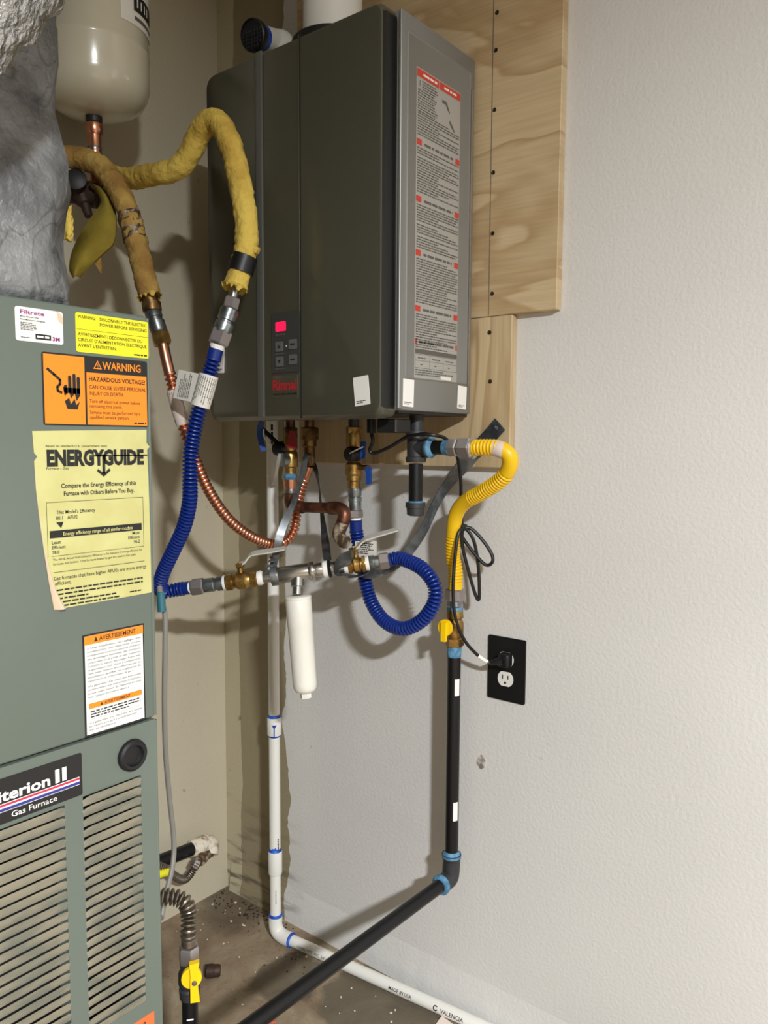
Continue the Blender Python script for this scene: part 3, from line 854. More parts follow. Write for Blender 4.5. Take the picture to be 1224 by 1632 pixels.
# ------------------------------------------------------------------ copper flexible connector (hot)
t = thing('copper_flexible_hose', 'corrugated copper hose hanging in a deep curve to the heater fittings', 'hose', e5)
obj('galvanised_nipple', seglathe(e1, e3, [(0, .0145), (.05, .0155), (.3, .0155), (.33, .0136), (.48, .0136), (.5, .0161), (.95, .0158), (1, .0138)], 20), M['galv'], t)
obj('hex_nut', hexnut(e3, e4+(e4-e3)*.5, .0180), M['brass'], t)
hp = [e4+(e4-e3)*.4, (0.3704, -0.4406, 1.3670), (0.3758, -0.4341, 1.3299), (0.3828, -0.4275, 1.2830), (0.3853, -0.4115, 1.2360), (0.3792, -0.3841, 1.1817), (0.3681, -0.3423, 1.1193), (0.3594, -0.2855, 1.0590), (0.3559, -0.2224, 1.0177), (0.3504, -0.1550, 0.9943), (0.3774, -0.1350, 1.0031), (0.3861, -0.1220, 1.0292), (0.3882, -0.1160, 1.0666), (0.4000, -0.1140, 1.1158), (0.4164, -0.1150, 1.1468), (0.4260, -0.1150, 1.1690)]
obj('corrugated_tube', corrugated(hp, .0094, .0022, .0095, 14, .055, .03), M['copper'], t)
wp = [(0.3776, -0.4330, 1.3158), (0.3828, -0.4275, 1.2830), (0.3850, -0.4183, 1.2526)]
obj('paper_wrap', tube(smooth_path(wp, 6), .0126, 18), M['wraptape'], t, label='pinkish printed paper wrap')
bm = bmesh.new(); tube_print(bm, wp[0], wp[2], .0131, -70, 50, 7, .0016)
obj('small_print', bm, M['greyink'], t, smooth=False)

# ------------------------------------------------------------------ long blue hose from the arched pipe
t = thing('blue_water_hose', 'long blue corrugated hose hanging from the arched yellow pipe down beside the furnace', 'hose', a6)
obj('coupling', seglathe(a2, a5, [(0, .0140), (.03, .0162), (.45, .0162), (.48, .0136), (.55, .0136), (.58, .0172), (.95, .0172), (1, .0145)], 22), M['galv'], t)
obj('hex_nut', hexnut(a4+(a5-a4)*.4, a6, .0192), M['nutgrey'], t)
obj('collar', seglathe(a6, (0.5087, -0.4367, 1.3835), [(0, .0132), (1, .0132)], 18), M['teflon'], t)
hp = [(0.5086, -0.4365, 1.3857), (0.5004, -0.4416, 1.3528), (0.4881, -0.4507, 1.3020), (0.4765, -0.4592, 1.2519), (0.4642, -0.4617, 1.2014), (0.4582, -0.4595, 1.1503), (0.4475, -0.4534, 1.1094), (0.4217, -0.4473, 1.0608), (0.3832, -0.4451, 1.0099), (0.3514, -0.4428, 0.9700), (0.3263, -0.4342, 0.9388), (0.3112, -0.4162, 0.9206), (0.3265, -0.3973, 0.9236), (0.3535, -0.3827, 0.9291)]
obj('corrugated_tube', corrugated(hp, .0116, .0028, .0072, 16, .022, .012), M['bluehose'], t)
w0, w1, w2 = V((0.4962, -0.4441, 1.3374)), V((0.4908, -0.4486, 1.3131)), V((0.4832, -0.4543, 1.2820))
tg_ = obj('paper_tag', tube((w0, w1, w2), .0172, 20), M['paper'], t, label='white printed paper tag folded around the hose')
bm = bmesh.new(); tube_print(bm, w0, w2, .0173, -60, 60, 10, .0014)
obj('small_print', bm, M['greyink'], tg_, smooth=False)
p0, p1, p2, p3 = V((0.4345, -0.4622, 1.3492)), V((0.5084, -0.4526, 1.3352)), V((0.4976, -0.4642, 1.2857)), V((0.4295, -0.4719, 1.2983))
uu = (p2-p3).normalized(); nn = (p1-p0).cross(p3-p0).normalized()
bm = bmesh.new(); q4 = [bm.verts.new(p) for p in (p0, p1, p2, p3)]; q5 = [bm.verts.new(p+nn*.0006) for p in (p0, p1, p2, p3)]
bm.faces.new(q4); bm.faces.new(q5[::-1])
for k in range(4): bm.faces.new((q4[k], q4[(k+1) % 4], q5[(k+1) % 4], q5[k]))
fl = obj('tag_flap', bm, M['paper'], tg_, smooth=False)
TPL = Plane(p3, p0-p3, p3-p2)   # print runs along the hose
tl = Plane(p3, (p0-p3), -(p2-p3))
sgn = 1 if tl.n.dot(Vector((1.6222, -1.3607, 1.2202))-p3) > 0 else -1
bm = bmesh.new(); Lh = (p0-p3).length
for k in range(7): add_dashes(bm, tl, .004, Lh-.004, -.012-.0042*k, .0018, .0012*sgn, random.uniform(.7, 1))
obj('small_print', bm, M['greyink'], tg_, smooth=False)

# ------------------------------------------------------------------ scale filter assembly
AX = (V((0.6478, -0.1552, 0.9835))-V((0.3705, -0.3696, 0.9322))).normalized()
def band(px0, px1, prof, seg=22): return seglathe(V(px0), V(px1), prof, seg)
t = thing('hose_connector', 'shiny galvanised connector and nut joining the long blue hose to the left brass valve', 'fitting', (0.3804, -0.3619, 0.9340))
obj('collar', band((0.3496, -0.3858, 0.9283), (0.3565, -0.3804, 0.9296), [(0, .0118), (1, .0118)]), M['teflon'], t)
obj('hex_nut', hexnut((0.3555, -0.3811, 0.9294), (0.3755, -0.3657, 0.9331), .0175), M['nutgrey'], t)
obj('coupling', band((0.3755, -0.3657, 0.9331), (0.4063, -0.3419, 0.9388), [(0, .0125), (.05, .0142), (.5, .0142), (.55, .0128), (.65, .0128), (.7, .0146), (1, .0146)]), M['galv'], t)
UP = Vector((0, 0, 1)); UP = (UP-AX*UP.dot(AX)).normalized(); SIDE = AX.cross(UP)
if SIDE.dot(Vector((1.6222, -1.3607, 1.2202))-V((0.5194, -0.2544, 0.9598))) < 0: SIDE = -SIDE
LW = SIDE-UP*.32
def ball_valve(pxs, label, stem_px, lever, flip=1):
    x0, x1, x2, x3 = [V(p) for p in pxs]
    t = thing('ball_valve', label, 'valve', (x0+x3)/2)
    obj('thread_tape', seglathe(x0-AX*.008, x0+AX*.002, [(0, .0138), (.5, .0150), (1, .0148)], 20), M['teflon'], t)
    obj('valve_body', seglathe(x0, x3, [(0, .0150), (.20, .0156), (.22, .0130), (.30, .0140), (.36, .0172), (.64, .0172), (.70, .0140), (.78, .0130), (.80, .0156), (1, .0150)], 24), M['brass'], t)
    obj('hex_end', hexnut(x0+AX*.001, x0+(x3-x0)*.22, .0176), M['brass'], t)
    obj('hex_end', hexnut(x0+(x3-x0)*.78, x3-AX*.001, .0176), M['brass'], t)
    obj('thread_tape', seglathe(x3-AX*.001, x3+AX*.011, [(0, .0140), (.6, .0150), (1, .0126)], 20), M['teflon'], t)
    m_ = V(stem_px)
    base = (x0+x3)/2
    obj('stem', seglathe(base+UP*.012, m_+UP*.006, [(0, .0068), (.5, .0060), (.75, .0060), (.8, .0045), (1, .0045)], 14), M['brass'], t)
    obj('packing_nut', hexnut(m_-UP*.004, m_+UP*.005, .0095), M['brass'], t)
    obj('lever', ribbon(lever, (.012, .013, .014, .018, .018, .015)[:len(lever)], [LW]*len(lever), .0028), M['lever'], t, label='pale metal lever')
    return t
s1 = V((0.4361, -0.3188, 0.9443))+UP*.030
lv = [s1+UP*.004+AX*.0, s1+UP*.006+AX*.010, s1+UP*.017+AX*.022, s1+UP*.021+AX*.034, s1+UP*.021+AX*.060, s1+UP*.0225+AX*.094]
ball_valve(((0.4103, -0.3388, 0.9396), (0.4202, -0.3311, 0.9414), (0.4500, -0.3081, 0.9469), (0.4610, -0.2997, 0.9489)), 'brass ball valve with a pale lever nearest the furnace, left of the steel tee', s1, lv)
t = thing('pipe_tee', 'stainless steel pipe tee the white filter hangs from', 'fitting', (0.5194, -0.2544, 0.9598))
obj('nipple', band((0.4659, -0.2958, 0.9499), (0.4838, -0.2820, 0.9532), [(0, .0115), (1, .0115)]), M['steel'], t)
obj('end_collar', band((0.4818, -0.2836, 0.9528), (0.4947, -0.2736, 0.9552), [(0, .0155), (.1, .0172), (.9, .0172), (1, .0160)]), M['steel'], t)
obj('tee_body', band((0.4937, -0.2744, 0.9550), (0.5481, -0.2323, 0.9651), [(0, .0160), (.03, .0168), (.97, .0168), (1, .0160)]), M['steel'], t)
obj('end_collar', band((0.5422, -0.2369, 0.9640), (0.5511, -0.2300, 0.9656), [(0, .0178), (.2, .0190), (.8, .0190), (1, .0178)]), M['steel'], t)
obj('reducer', band((0.5491, -0.2315, 0.9652), (0.5669, -0.2178, 0.9685), [(0, .0128), (.25, .0128), (.3, .0145), (.85, .0145), (1, .0130)]), M['steel'], t)
tb = V((0.5244, -0.2506, 0.9607)); fb = V((0.5337, -0.2620, 0.9192))
obj('branch', seglathe(tb, fb, [(0, .0135), (.62, .0135), (.66, .0105), (1, .0105)], 20), M['steel'], t)
t = thing('strap_clamp', 'black banded clamp ring between the tee and the right brass valve', 'clamp', (0.5709, -0.2147, 0.9693))
obj('white_ring', band((0.5630, -0.2208, 0.9678), (0.5729, -0.2132, 0.9696), [(0, .0140), (.2, .0165), (.8, .0165), (1, .015)]), M['teflon'], t)
obj('black_ring', band((0.5719, -0.2139, 0.9695), (0.5768, -0.2101, 0.9704), [(0, .0170), (.5, .0196), (1, .0170)]), M['black'], t)
obj('nipple', band((0.5748, -0.2116, 0.9700), (0.6084, -0.1857, 0.9762), [(0, .0125), (1, .0125)]), M['steel'], t)
# filter
f0, f1 = V((0.5354, -0.2620, 0.9169)), V((0.5551, -0.2620, 0.7254))
t = thing('water_filter', 'white cylindrical scale filter cartridge hanging from the steel tee', 'filter', f0)
fl_ = (f1-f0).length; fa = (f1-f0).normalized()
obj('cartridge', lathe(f0, fa, [(0, .010), (.0005, .0245), (.004, .0258), (.060, .0252), (.061, .0248), (fl_-.020, .0236), (fl_-.010, .0228), (fl_-.004, .0195), (fl_-.001, .014), (fl_, .006)], 32), M['filterwhite'], t)
obj('hex_plug', hexnut(f0+fa*(fl_-.001), f0+fa*(fl_+.011), .0112), M['filterwhite'], t)
obj('cap_ring', lathe(f0, fa, [(-.001, .0225), (.001, .0262), (.006, .0262), (.008, .0250)], 32), M['filterwhite'], t)
s2 = V((0.6153, -0.1804, 0.9775))+UP*.030
lv = [s2+UP*.004-AX*.004, s2+UP*.005+AX*.008, s2+UP*.014+AX*.018, s2+UP*.020+AX*.030, s2+UP*.024+AX*.055, s2+UP*.029+AX*.092]
ball_valve(((0.6035, -0.1895, 0.9753), (0.6104, -0.1842, 0.9766), (0.6222, -0.1750, 0.9788), (0.6311, -0.1682, 0.9804)), 'brass ball valve with a raised lever under the cold inlet, right of the steel tee', s2, lv)
t = thing('hose_connector', 'galvanised connector joining the right brass valve to the looped blue hose', 'fitting', (0.6478, -0.1552, 0.9835))
obj('coupling', band((0.6340, -0.1659, 0.9810), (0.6537, -0.1507, 0.9846), [(0, .0130), (.1, .0146), (.55, .0146), (.6, .0130), (1, .0135)]), M['galv'], t)
obj('hex_nut', hexnut((0.6518, -0.1522, 0.9842), (0.6675, -0.1400, 0.9871), .0175), M['nutgrey'], t)
# looped blue hose
CX = V((0.5707, -0.1350, 1.2390))
t = thing('blue_water_hose', 'short blue corrugated hose looping below the right brass valve up to the cold inlet', 'hose', (0.7076, -0.1500, 0.8571))
hp = [(0.6655, -0.1415, 0.9868), (0.6848, -0.1340, 0.9919), (0.7134, -0.1350, 0.9886), (0.7517, -0.1400, 0.9772), (0.7790, -0.1430, 0.9515), (0.7809, -0.1450, 0.9183), (0.7542, -0.1480, 0.8798), (0.7106, -0.1500, 0.8576), (0.6612, -0.1450, 0.8644), (0.6229, -0.1380, 0.8938), (0.5995, -0.1300, 0.9312), (0.5809, -0.1200, 0.9672), (0.5739, -0.1220, 1.0061), (0.5738, -0.1300, 1.0356), (0.5763, -0.1350, 1.0621)]
obj('corrugated_tube', corrugated(hp, .0116, .0030, .0072, 16, .010, .022), M['bluehose'], t)
lo_ = V((0.5763, -0.1350, 1.0608)); hi_ = V((0.5727, -0.1350, 1.1303))
obj('collar', seglathe(lo_, lo_.lerp(hi_, .08), [(0, .0112), (1, .0112)], 18), M['teflon'], t)
obj('hex_nut', hexnut(lo_.lerp(hi_, .07), lo_.lerp(hi_, .30), .0158), M['nutgrey'], t)
obj('coupling', seglathe(lo_.lerp(hi_, .28), lo_.lerp(hi_, .93), [(0, .0125), (.4, .0125), (.42, .0138), (.6, .0138), (.62, .0122), (.7, .0138), (1, .0138)], 20), M['galv'], t)
tp = Plane((0.6160, -0.1500, 0.9743), (1, .1, 0), (0, 0, 1))
tag_ = obj('paper_tag', prism(((-.026, 0), (.026, .004), (.026, .050), (-.026, .046)), tp.o, tp.u, tp.v, .0006), M['paper'], t, label='small white tag with a blue band', smooth=False)
bm = bmesh.new(); add_rect(bm, tp, .004, .006, .026, .018, .0012)
obj('blue_band', bm, M['bluehandle'], tag_, smooth=False)
bm = bmesh.new()
for k in range(6): add_dashes(bm, tp, -.022, .022, .022+k*.004, .0018, .0012, random.uniform(.6, 1))
obj('small_print', bm, M['ink'], tag_, smooth=False)

# ------------------------------------------------------------------ fittings under the heater
def vert(c, z0, z1, prof, seg=20):
    return seglathe((c.x, c.y, z0), (c.x, c.y, z1), prof, seg)
# cold isolation valve
def zat(px, py, y): return 0
zc = [V(p).z for p in ((0.5690, -0.1350, 1.2669), (0.5690, -0.1350, 1.2415), (0.5691, -0.1350, 1.2109), (0.5725, -0.1350, 1.1982), (0.5726, -0.1350, 1.1739), (0.5727, -0.1350, 1.1496), (0.5727, -0.1350, 1.1265))]
t = thing('isolation_valve', 'brass cold inlet valve with blue handles under the heater right of centre', 'valve', (CX.x, CX.y, zc[3]))
obj('inlet_stub', vert(CX, zc[1], HZ0+.004, [(0, .011), (1, .011)]), M['ironfit'], t)
obj('hex_nut', hexnut((CX.x, CX.y, zc[1]-.004), (CX.x, CX.y, zc[1]+.010), .0165), M['brass'], t)
obj('valve_body', vert(CX, zc[6], zc[1], [(0, .0130), (.12, .0130), (.14, .0150), (.22, .0150), (.25, .0175), (.42, .0175), (.46, .0135), (.60, .0130), (.66, .0150), (.90, .0155), (1, .0145)]), M['brass'], t)
k_ = V((0.5833, -0.1650, 1.1961))
obj('service_cap', lathe(k_+Vector((.002, .026, 0)), (-.1, -1, 0), [(0, .0135), (.004, .0155), (.024, .0155), (.028, .0130)], 18), M['black'], t, label='black service port cap')
obj('cap_tie', tube(smooth_path((k_+Vector((.004, -.002, .002)), (0.6116, -0.1750, 1.2052), (0.6210, -0.1650, 1.2114)), 5), .0015, 8), M['white'], t)
obj('handle', prism(rrect(.011, .034, .0035), (0.6167, -0.1580, 1.2051), (.93, .2, 0), (0, 0, 1), .006), M['bluehandle'], t, label='blue plastic handle')
obj('handle', prism(((-.0065, .011), (-.002, .016), (.0065, .016), (.0068, -.018), (-.0035, -.018), (-.0035, .004)), (0.6299, -0.1580, 1.1558), (.93, .2, 0), (0, 0, 1), .007), M['bluehandle'], t, label='blue plastic handle')
obj('handle_stem', tube(((0.5810, -0.1350, 1.1690), (0.6232, -0.1500, 1.1703)), .0055, 12), M['brassold'], t)

# union and nipple in the middle
UX = V((0.4262, -0.1150, 1.2261))
zu = [V(p).z for p in ((0.4260, -0.1150, 1.1690), (0.4262, -0.1150, 1.2234), (0.4263, -0.1150, 1.2478))]
t = thing('pipe_union', 'brass union on a short copper nipple under the heater centre', 'fitting', (UX.x, UX.y, zu[1]))
obj('copper_nipple', vert(UX, zu[2], HZ0+.004, [(0, .011), (1, .011)]), M['copperold'], t)
obj('union_nut', hexnut((UX.x, UX.y, zu[1]), (UX.x, UX.y, zu[2]+.004), .0205), M['brassold'], t)
obj('union_body', vert(UX, zu[0], zu[1]+.002, [(0, .0115), (.3, .0125), (.7, .0125), (.75, .0160), (1, .0160)]), M['brassold'], t)

# hot isolation valve + relief valve
RXp = V((0.4186, -0.1650, 1.1791))
zr = [V(p).z for p in ((0.4192, -0.1650, 1.2656), (0.4190, -0.1650, 1.2391), (0.4188, -0.1650, 1.2018), (0.4185, -0.1650, 1.1658), (0.4184, -0.1650, 1.1497), (0.4184, -0.1650, 1.1389), (0.4182, -0.1650, 1.1134), (0.4179, -0.1650, 1.0756))]
t = thing('isolation_valve', 'brass hot outlet valve with red and blue handles under the heater left of centre', 'valve', (RXp.x, RXp.y, zr[1]))
obj('outlet_stub', vert(RXp, zr[1], HZ0+.004, [(0, .010), (1, .010)]), M['copperold'], t)
obj('hex_nut', hexnut((RXp.x, RXp.y, zr[1]-.012), (RXp.x, RXp.y, zr[1]+.012), .0158), M['brassold'], t)
obj('valve_body', vert(RXp, zr[2]-.002, zr[1], [(0, .013), (.3, .0155), (.7, .0155), (1, .013)]), M['brass'], t)
obj('handle', prism(((-.011, -.017), (.012, -.019), (.008, .017), (-.005, .019)), (0.4516, -0.1920, 1.2244), (.85, .5, 0), (0, 0, 1), .006), M['redhandle'], t, label='red plastic handle')
c_ = V((0.3903, -0.1780, 1.2042))
obj('service_cap', lathe(c_+Vector((.026, .010, .004)), (-.92, -.36, -.12), [(0, .012), (.006, .0150), (.028, .0150), (.034, .0120)], 18), M['black'], t, label='black service port cap')
obj('cap_tie', tube(smooth_path((c_+Vector((-.004, -.006, 0)), (0.3818, -0.1900, 1.2122), (0.3699, -0.1950, 1.2308), (0.3681, -0.1950, 1.2468)), 6), .0016, 8), M['white'], t)
bm = ribbon(smooth_path(((0.3625, -0.1950, 1.2629), (0.3574, -0.1960, 1.2442), (0.3611, -0.1960, 1.2228), (0.3695, -0.1950, 1.2001)), 4), [.012]*13, [(.75, .6, 0)]*13, .006, 2)
obj('handle', bm, M['bluehandle'], t, label='blue bent plastic handle')
obj('handle_stem', tube(((0.3526, -0.1950, 1.2550), RXp+Vector((0, 0, .012))), .005, 12), M['black'], t)
t = thing('relief_valve', 'brass pressure relief valve with a silver cap and flip lever under the hot outlet', 'valve', (RXp.x, RXp.y, zr[3]))
obj('valve_body', vert(RXp, zr[4], zr[2], [(0, .0125), (.3, .0125), (.34, .0160), (.6, .0165), (.9, .0155), (1, .013)]), M['brass'], t)
cc = V((0.4145, -0.1850, 1.1820))
obj('silver_cap', seglathe(RXp+Vector((0, 0, (cc.z-RXp.z))), cc+(cc-RXp).normalized()*.004, [(0, .012), (.5, .0150), (.95, .0150), (1, .0125)], 22), M['galv'], t, label='round silver cap')
obj('flip_lever', ribbon(((0.4184, -0.1960, 1.1954), (0.4167, -0.2000, 1.1757), (0.4108, -0.2000, 1.1505), (0.4047, -0.1980, 1.1303)), (.006, .007, .007, .010), ((.75, .6, 0),)*4, .0012), M['steel'], t)
obj('sealant_band', vert(RXp, zr[5], zr[4]+.003, [(0, .0118), (.5, .0145), (1, .0125)]), M['sealant'], t)
t = thing('discharge_pipe', 'aged copper pipe with elbows running sideways under the relief valve to a corroded end', 'pipe', (RXp.x, RXp.y, zr[7]))
obj('adapter', vert(RXp, zr[6], zr[5]+.001, [(0, .0125), (.3, .0135), (.6, .0150), (1, .0150)]), M['copper'], t)
d0 = Vector((RXp.x, RXp.y, zr[6]+.004)); d1 = Vector((RXp.x, RXp.y, V((0.4180, -0.1650, 1.0918)).z)); d2 = V((0.4337, -0.1600, 1.0816)); d3 = V((0.5452, -0.1600, 1.0852))
obj('elbow', tube(smooth_path((d0, d0.lerp(d1, .6), d1+Vector((.002, 0, -.004)), d2, d2.lerp(d3, .14)), 6), .0138, 18), M['copperold'], t)
obj('solder_ring', vert(RXp, d0.z-.006, d0.z+.002, [(0, .0140), (.5, .0146), (1, .0140)]), M['galv'], t)
obj('pipe', tube((d2, d3), .0112, 18), M['copperold'], t)
d4 = V((0.5674, -0.1600, 1.0762)); d5 = V((0.5659, -0.1640, 1.0559)); d6 = V((0.5592, -0.1680, 1.0352)); d7 = V((0.5730, -0.1720, 1.0213))
obj('elbow', tube(smooth_path((d2.lerp(d3, .84), d3+Vector((.006, 0, 0)), d4, d5), 7), .0135, 18), M['copperold'], t)
obj('corroded_elbow', tube(smooth_path((d5+Vector((0, 0, .004)), d5, d6, d7, d7+Vector((.010, 0, -.002))), 7), [.0125]*7+[.0135]*22, 18), M['corroded'], t)

# ------------------------------------------------------------------ hanger straps
cl_ = V((0.4877, -0.2790, 0.9539))
sp = [(0.4487, -0.1250, 1.1777), (0.4652, -0.1500, 1.1917), (0.4826, -0.1850, 1.1884), (0.4850, -0.1950, 1.1590), (0.4784, -0.2050, 1.1204), (0.4744, -0.2120, 1.0948), (0.4674, -0.2250, 1.0655), (0.4661, -0.2400, 1.0369), (0.4671, -0.2500, 1.0123), cl_+UP*.020-SIDE*.0+AX*.0]
t = thing('hanger_strap', 'thin galvanised strap hanging from the heater fittings to the left end of the tee', 'strap', sp[0])
obj('strap', ribbon(sp, (.010, .012, .013,  .012, .012, .012, .015, .016, .016, .015), facing(sp, (30, 30, 35, 30, 25, 20, 10, 0, 10, 20)), .0013), M['strap'], t)
bm = bmesh.new()
pts = [cl_+(UP*math.cos(a)+SIDE*math.sin(a))*.0182 for a in [math.radians(k*20) for k in range(19)]]
rings = []
for p in pts:
    o_ = (p-cl_).normalized()
    rings.append([bm.verts.new(p+AX*s*.0065+o_*h) for s, h in ((-1, 0), (1, 0), (1, .0014), (-1, .0014))])
for a, b in zip(rings, rings[1:]):
    for k in range(4): bm.faces.new((a[k], a[(k+1) % 4], b[(k+1) % 4], b[k]))
obj('clamp_loop', bm, M['strap'], t)
b_ = cl_+UP*.026
obj('clamp_ear', box(b_+UP*.006, (.0135, .003, .034), frame(AX, SIDE) @ Matrix.Rotation(math.radians(90), 3, 'X'), .0008, 1), M['strap'], t)
vd = (Vector((1.6222, -1.3607, 1.2202))-b_).normalized(); vd = (vd-AX*vd.dot(AX)-UP*vd.dot(UP)).normalized()
obj('rivet_hole', lathe(b_+UP*.012+vd*.0012, vd, [(0, .0032), (.0012, .003), (.0013, .0016), (.0004, .0012)], 14), M['darkmetal'], t)
for k in (0, 1):
    q = b_-UP*(.004+k*.011)
    obj('clamp_bolt', seglathe(q-AX*.016+vd*.002, q-AX*.004+vd*.002, [(0, .0042), (.45, .0042), (.5, .0028), (1, .0028)], 6), M['galv'], t)
sp = [(0.4193, -0.1000, 1.1809), (0.4287, -0.0980, 1.1604), (0.4398, -0.0980, 1.1237), (0.4454, -0.1000, 1.0896), (0.4667, -0.1150, 1.0440), (0.5062, -0.1500, 1.0057), (0.5482, -0.1900, 0.9812)]
t = thing('hanger_strap', 'duller strap hanging straight down behind the copper pipe to the tee', 'strap', sp[0])
obj('strap', ribbon(sp, (.010, .011, .007, .009, .013, .017, .016), facing(sp, (20, 40, 65, 60, 35, 10, 0)), .0013), M['strapdark'], t)
v2 = V((0.6084, -0.1857, 0.9762))
sp = [(0.8457, -0.0225, 1.2565), (0.8169, -0.0225, 1.2274), (0.7851, -0.0260, 1.1939), (0.7583, -0.0340, 1.1623), (0.7331, -0.0450, 1.1266), (0.7180, -0.0580, 1.0911), (0.7059, -0.0750, 1.0472), (0.6897, -0.0950, 1.0109), (0.6704, -0.1150, 0.9820), V((0.6324, -0.1280, 0.9644))-UP*.004, v2-UP*.022+AX*.010+SIDE*.002, v2-UP*.019-AX*.010, v2-UP*.006-AX*.028+SIDE*.014, v2+UP*.016-AX*.010+SIDE*.022, v2+UP*.028+AX*.012+SIDE*.018]
wd = [(.62, 0, .62)]*1+[(.70, 0, .62), (.72, -.1, .6), (.72, -.3, .55), (.75, -.5, .4), (.8, -.5, .3), (.8, -.4, .3), (.6, -.3, .6), (.3, -.3, .9), (.1, -.5, .8)]
t = thing('hanger_strap', 'long dark grey strap screwed to the plywood and twisted under the right brass valve', 'strap', sp[0])
wd_ = facing(sp, (0, 0, -5, -20, -35, -40, -30, -20, -20, -15, 0, 0, 0, 0, 0))
for k_ in (0, 1): wd_[k_] = (V(sp[1])-V(sp[0])).cross(Vector((0, -1, 0))).normalized()*(1 if wd_[2].dot((V(sp[1])-V(sp[0])).cross(Vector((0, -1, 0)))) > 0 else -1)
wd_[10:] = [SIDE, SIDE, SIDE*.8+UP*.3, SIDE*.3+UP, SIDE+UP*.5]
obj('strap', ribbon(sp, (.032, .032, .031, .026, .024, .024, .022, .023, .024, .024, .024, .026, .028, .028, .026), wd_, .0014), M['strapdark'], t)
obj('screw', lathe((0.8377, -0.0228, 1.2481), (0, -1, 0), [(-.001, .0048), (.0015, .0046), (.0025, .002)], 14), M['galv'], t)

# ------------------------------------------------------------------ white drain pipe
DX, DY = V((0.2756, -0.0820, 0.3173)).x, -.082
t = thing('drain_pipe', 'white plastic drain pipe with blue primer rings running down the wall and along the floor', 'pipe', (DX, DY, 0))
eb = Vector((DX, DY, .0185)); en = Vector((.86, -.027, .0165))
hd = (en-eb); hd.z = 0; hd.normalize()
far = en+hd*.10
obj('upright_pipe', tube(((DX, DY, .045), (DX, DY, 1.40)), .0133, 24), M['white'], t)
obj('elbow', tube(smooth_path(((DX, DY, .066), (DX, DY, .040), Vector((DX, DY, .024))+hd*.007, Vector((DX, DY, .0175))+hd*.024, Vector((DX, DY, .0175))+hd*.050), 7), .0168, 24), M['white'], t)
obj('floor_pipe', tube((Vector((DX, DY, .0175))+hd*.035, Vector((far.x, far.y, .0155))), .0133, 24), M['white'], t)
for (zz0, zz1, nm) in ((V((0.2775, -0.0820, 0.5182)).z, V((0.2779, -0.0820, 0.5648)).z, 'a'), (V((0.2742, -0.0820, 0.1704)).z, V((0.2747, -0.0820, 0.2313)).z, 'b')):
    obj('coupling', vert(Vector((DX, DY, 0)), zz0, zz1, [(0, .0155), (.06, .0168), (.94, .0168), (1, .0155)], 24), M['white'], t)
    obj('primer_ring', vert(Vector((DX, DY, 0)), zz1-.0015, zz1+.005, [(0, .0165), (.5, .0150), (1, .0136)], 24), M['primer'], t, label='blue primer ring')
zz0 = V((0.2775, -0.0820, 0.5182)).z; zz1 = V((0.2779, -0.0820, 0.5648)).z
obj('primer_ring', vert(Vector((DX, DY, 0)), zz0-.003, zz0+.002, [(0, .0136), (.5, .0160), (1, .0170)], 24), M['primer'], t, label='blue primer ring')
bm = bmesh.new(); vd2 = Vector(((1.6222, -1.3607, 1.2202)[0]-DX, (1.6222, -1.3607, 1.2202)[1]-DY, 0)).normalized(); sd2 = vd2.cross(Vector((0, 0, 1)))
rp = Plane(Vector((DX, DY, zz0))+vd2*.0167, Vector((0, 0, 1)).cross(vd2), (0, 0, 1))
add_flat(bm, rp, ((-.002, .001), (.001, 0), (.0012, .022), (.006, .030), (-.006, .030), (-.0015, .022)), .0004)
obj('primer_drip', bm, M['primer'], t, smooth=False)
zt = V((0.2747, -0.0820, 0.2313)).z
rp2 = Plane(Vector((DX, DY, zt))+vd2*.0134, Vector((0, 0, 1)).cross(vd2), (0, 0, 1))
bm = bmesh.new(); add_flat(bm, rp2, ((-.010, .002), (.010, .002), (.007, .008), (.004, .006), (.001, .012), (-.002, .008), (-.006, .010)), .0005)
obj('primer_smear', bm, M['primer'], t, smooth=False)
obj('primer_ring', vert(Vector((DX, DY, 0)), .063, .069, [(0, .0169), (.5, .0172), (1, .0140)], 24), M['primer'], t, label='blue primer ring')
q = Vector((DX, DY, .0175))+hd*.048
obj('primer_ring', seglathe(q, q+hd*.006, [(0, .0169), (.5, .0174), (1, .0140)], 24), M['primer'], t, label='blue primer ring')
# print on the pipe
fpn = (Vector((0, -1, 0))-hd*hd.dot(Vector((0, -1, 0)))).normalized()
fq = V((0.7112, -0.0320, 0.0165)); s_ = (fq-q).dot(hd)
pp = q+hd*s_; pp.z = .0165
nn_ = (fpn+Vector((0, 0, .35))).normalized(); fpl = Plane(pp+nn_*.0134, hd, nn_.cross(hd))
for (tx_, x_, y_, h_, b_) in (('MADE IN USA', -.10, -.004, .007, .01), ('CHARLOTTE  PVC  3/4" SCH 40', -.36, -.004, .006, 0), ('VALENCIA', .030, -.005, .0085, .012)):
    bm = bmesh.new(); add_text(bm, fpl, tx_, x_, y_, h_, .0003, bold=b_)
    obj('lettering', bm, M['ink'], t, label='black print along the floor pipe', smooth=False)
bm = bmesh.new()
ring = [(.018+.0058*math.cos(math.radians(a)), .0+.0058*math.sin(math.radians(a))) for a in range(40, 341, 30)]
ring += [(.018+.0034*math.cos(math.radians(a)), .0+.0034*math.sin(math.radians(a))) for a in range(340, 39, -30)]
add_flat(bm, fpl, ring, .0003)
obj('printed_mark', bm, M['ink'], t, smooth=False)
vp = Plane(Vector((DX, DY, .10))+vd2*.0134, (0, 0, 1), vd2.cross(Vector((0, 0, 1))))
bm = bmesh.new(); add_dashes(bm, vp, .0, .035, -.002, .0014, .0003); add_dashes(bm, vp, .115, .165, -.009, .0022, .0003); add_dashes(bm, vp, 1.115, 1.16, -.002, .005, .0003)
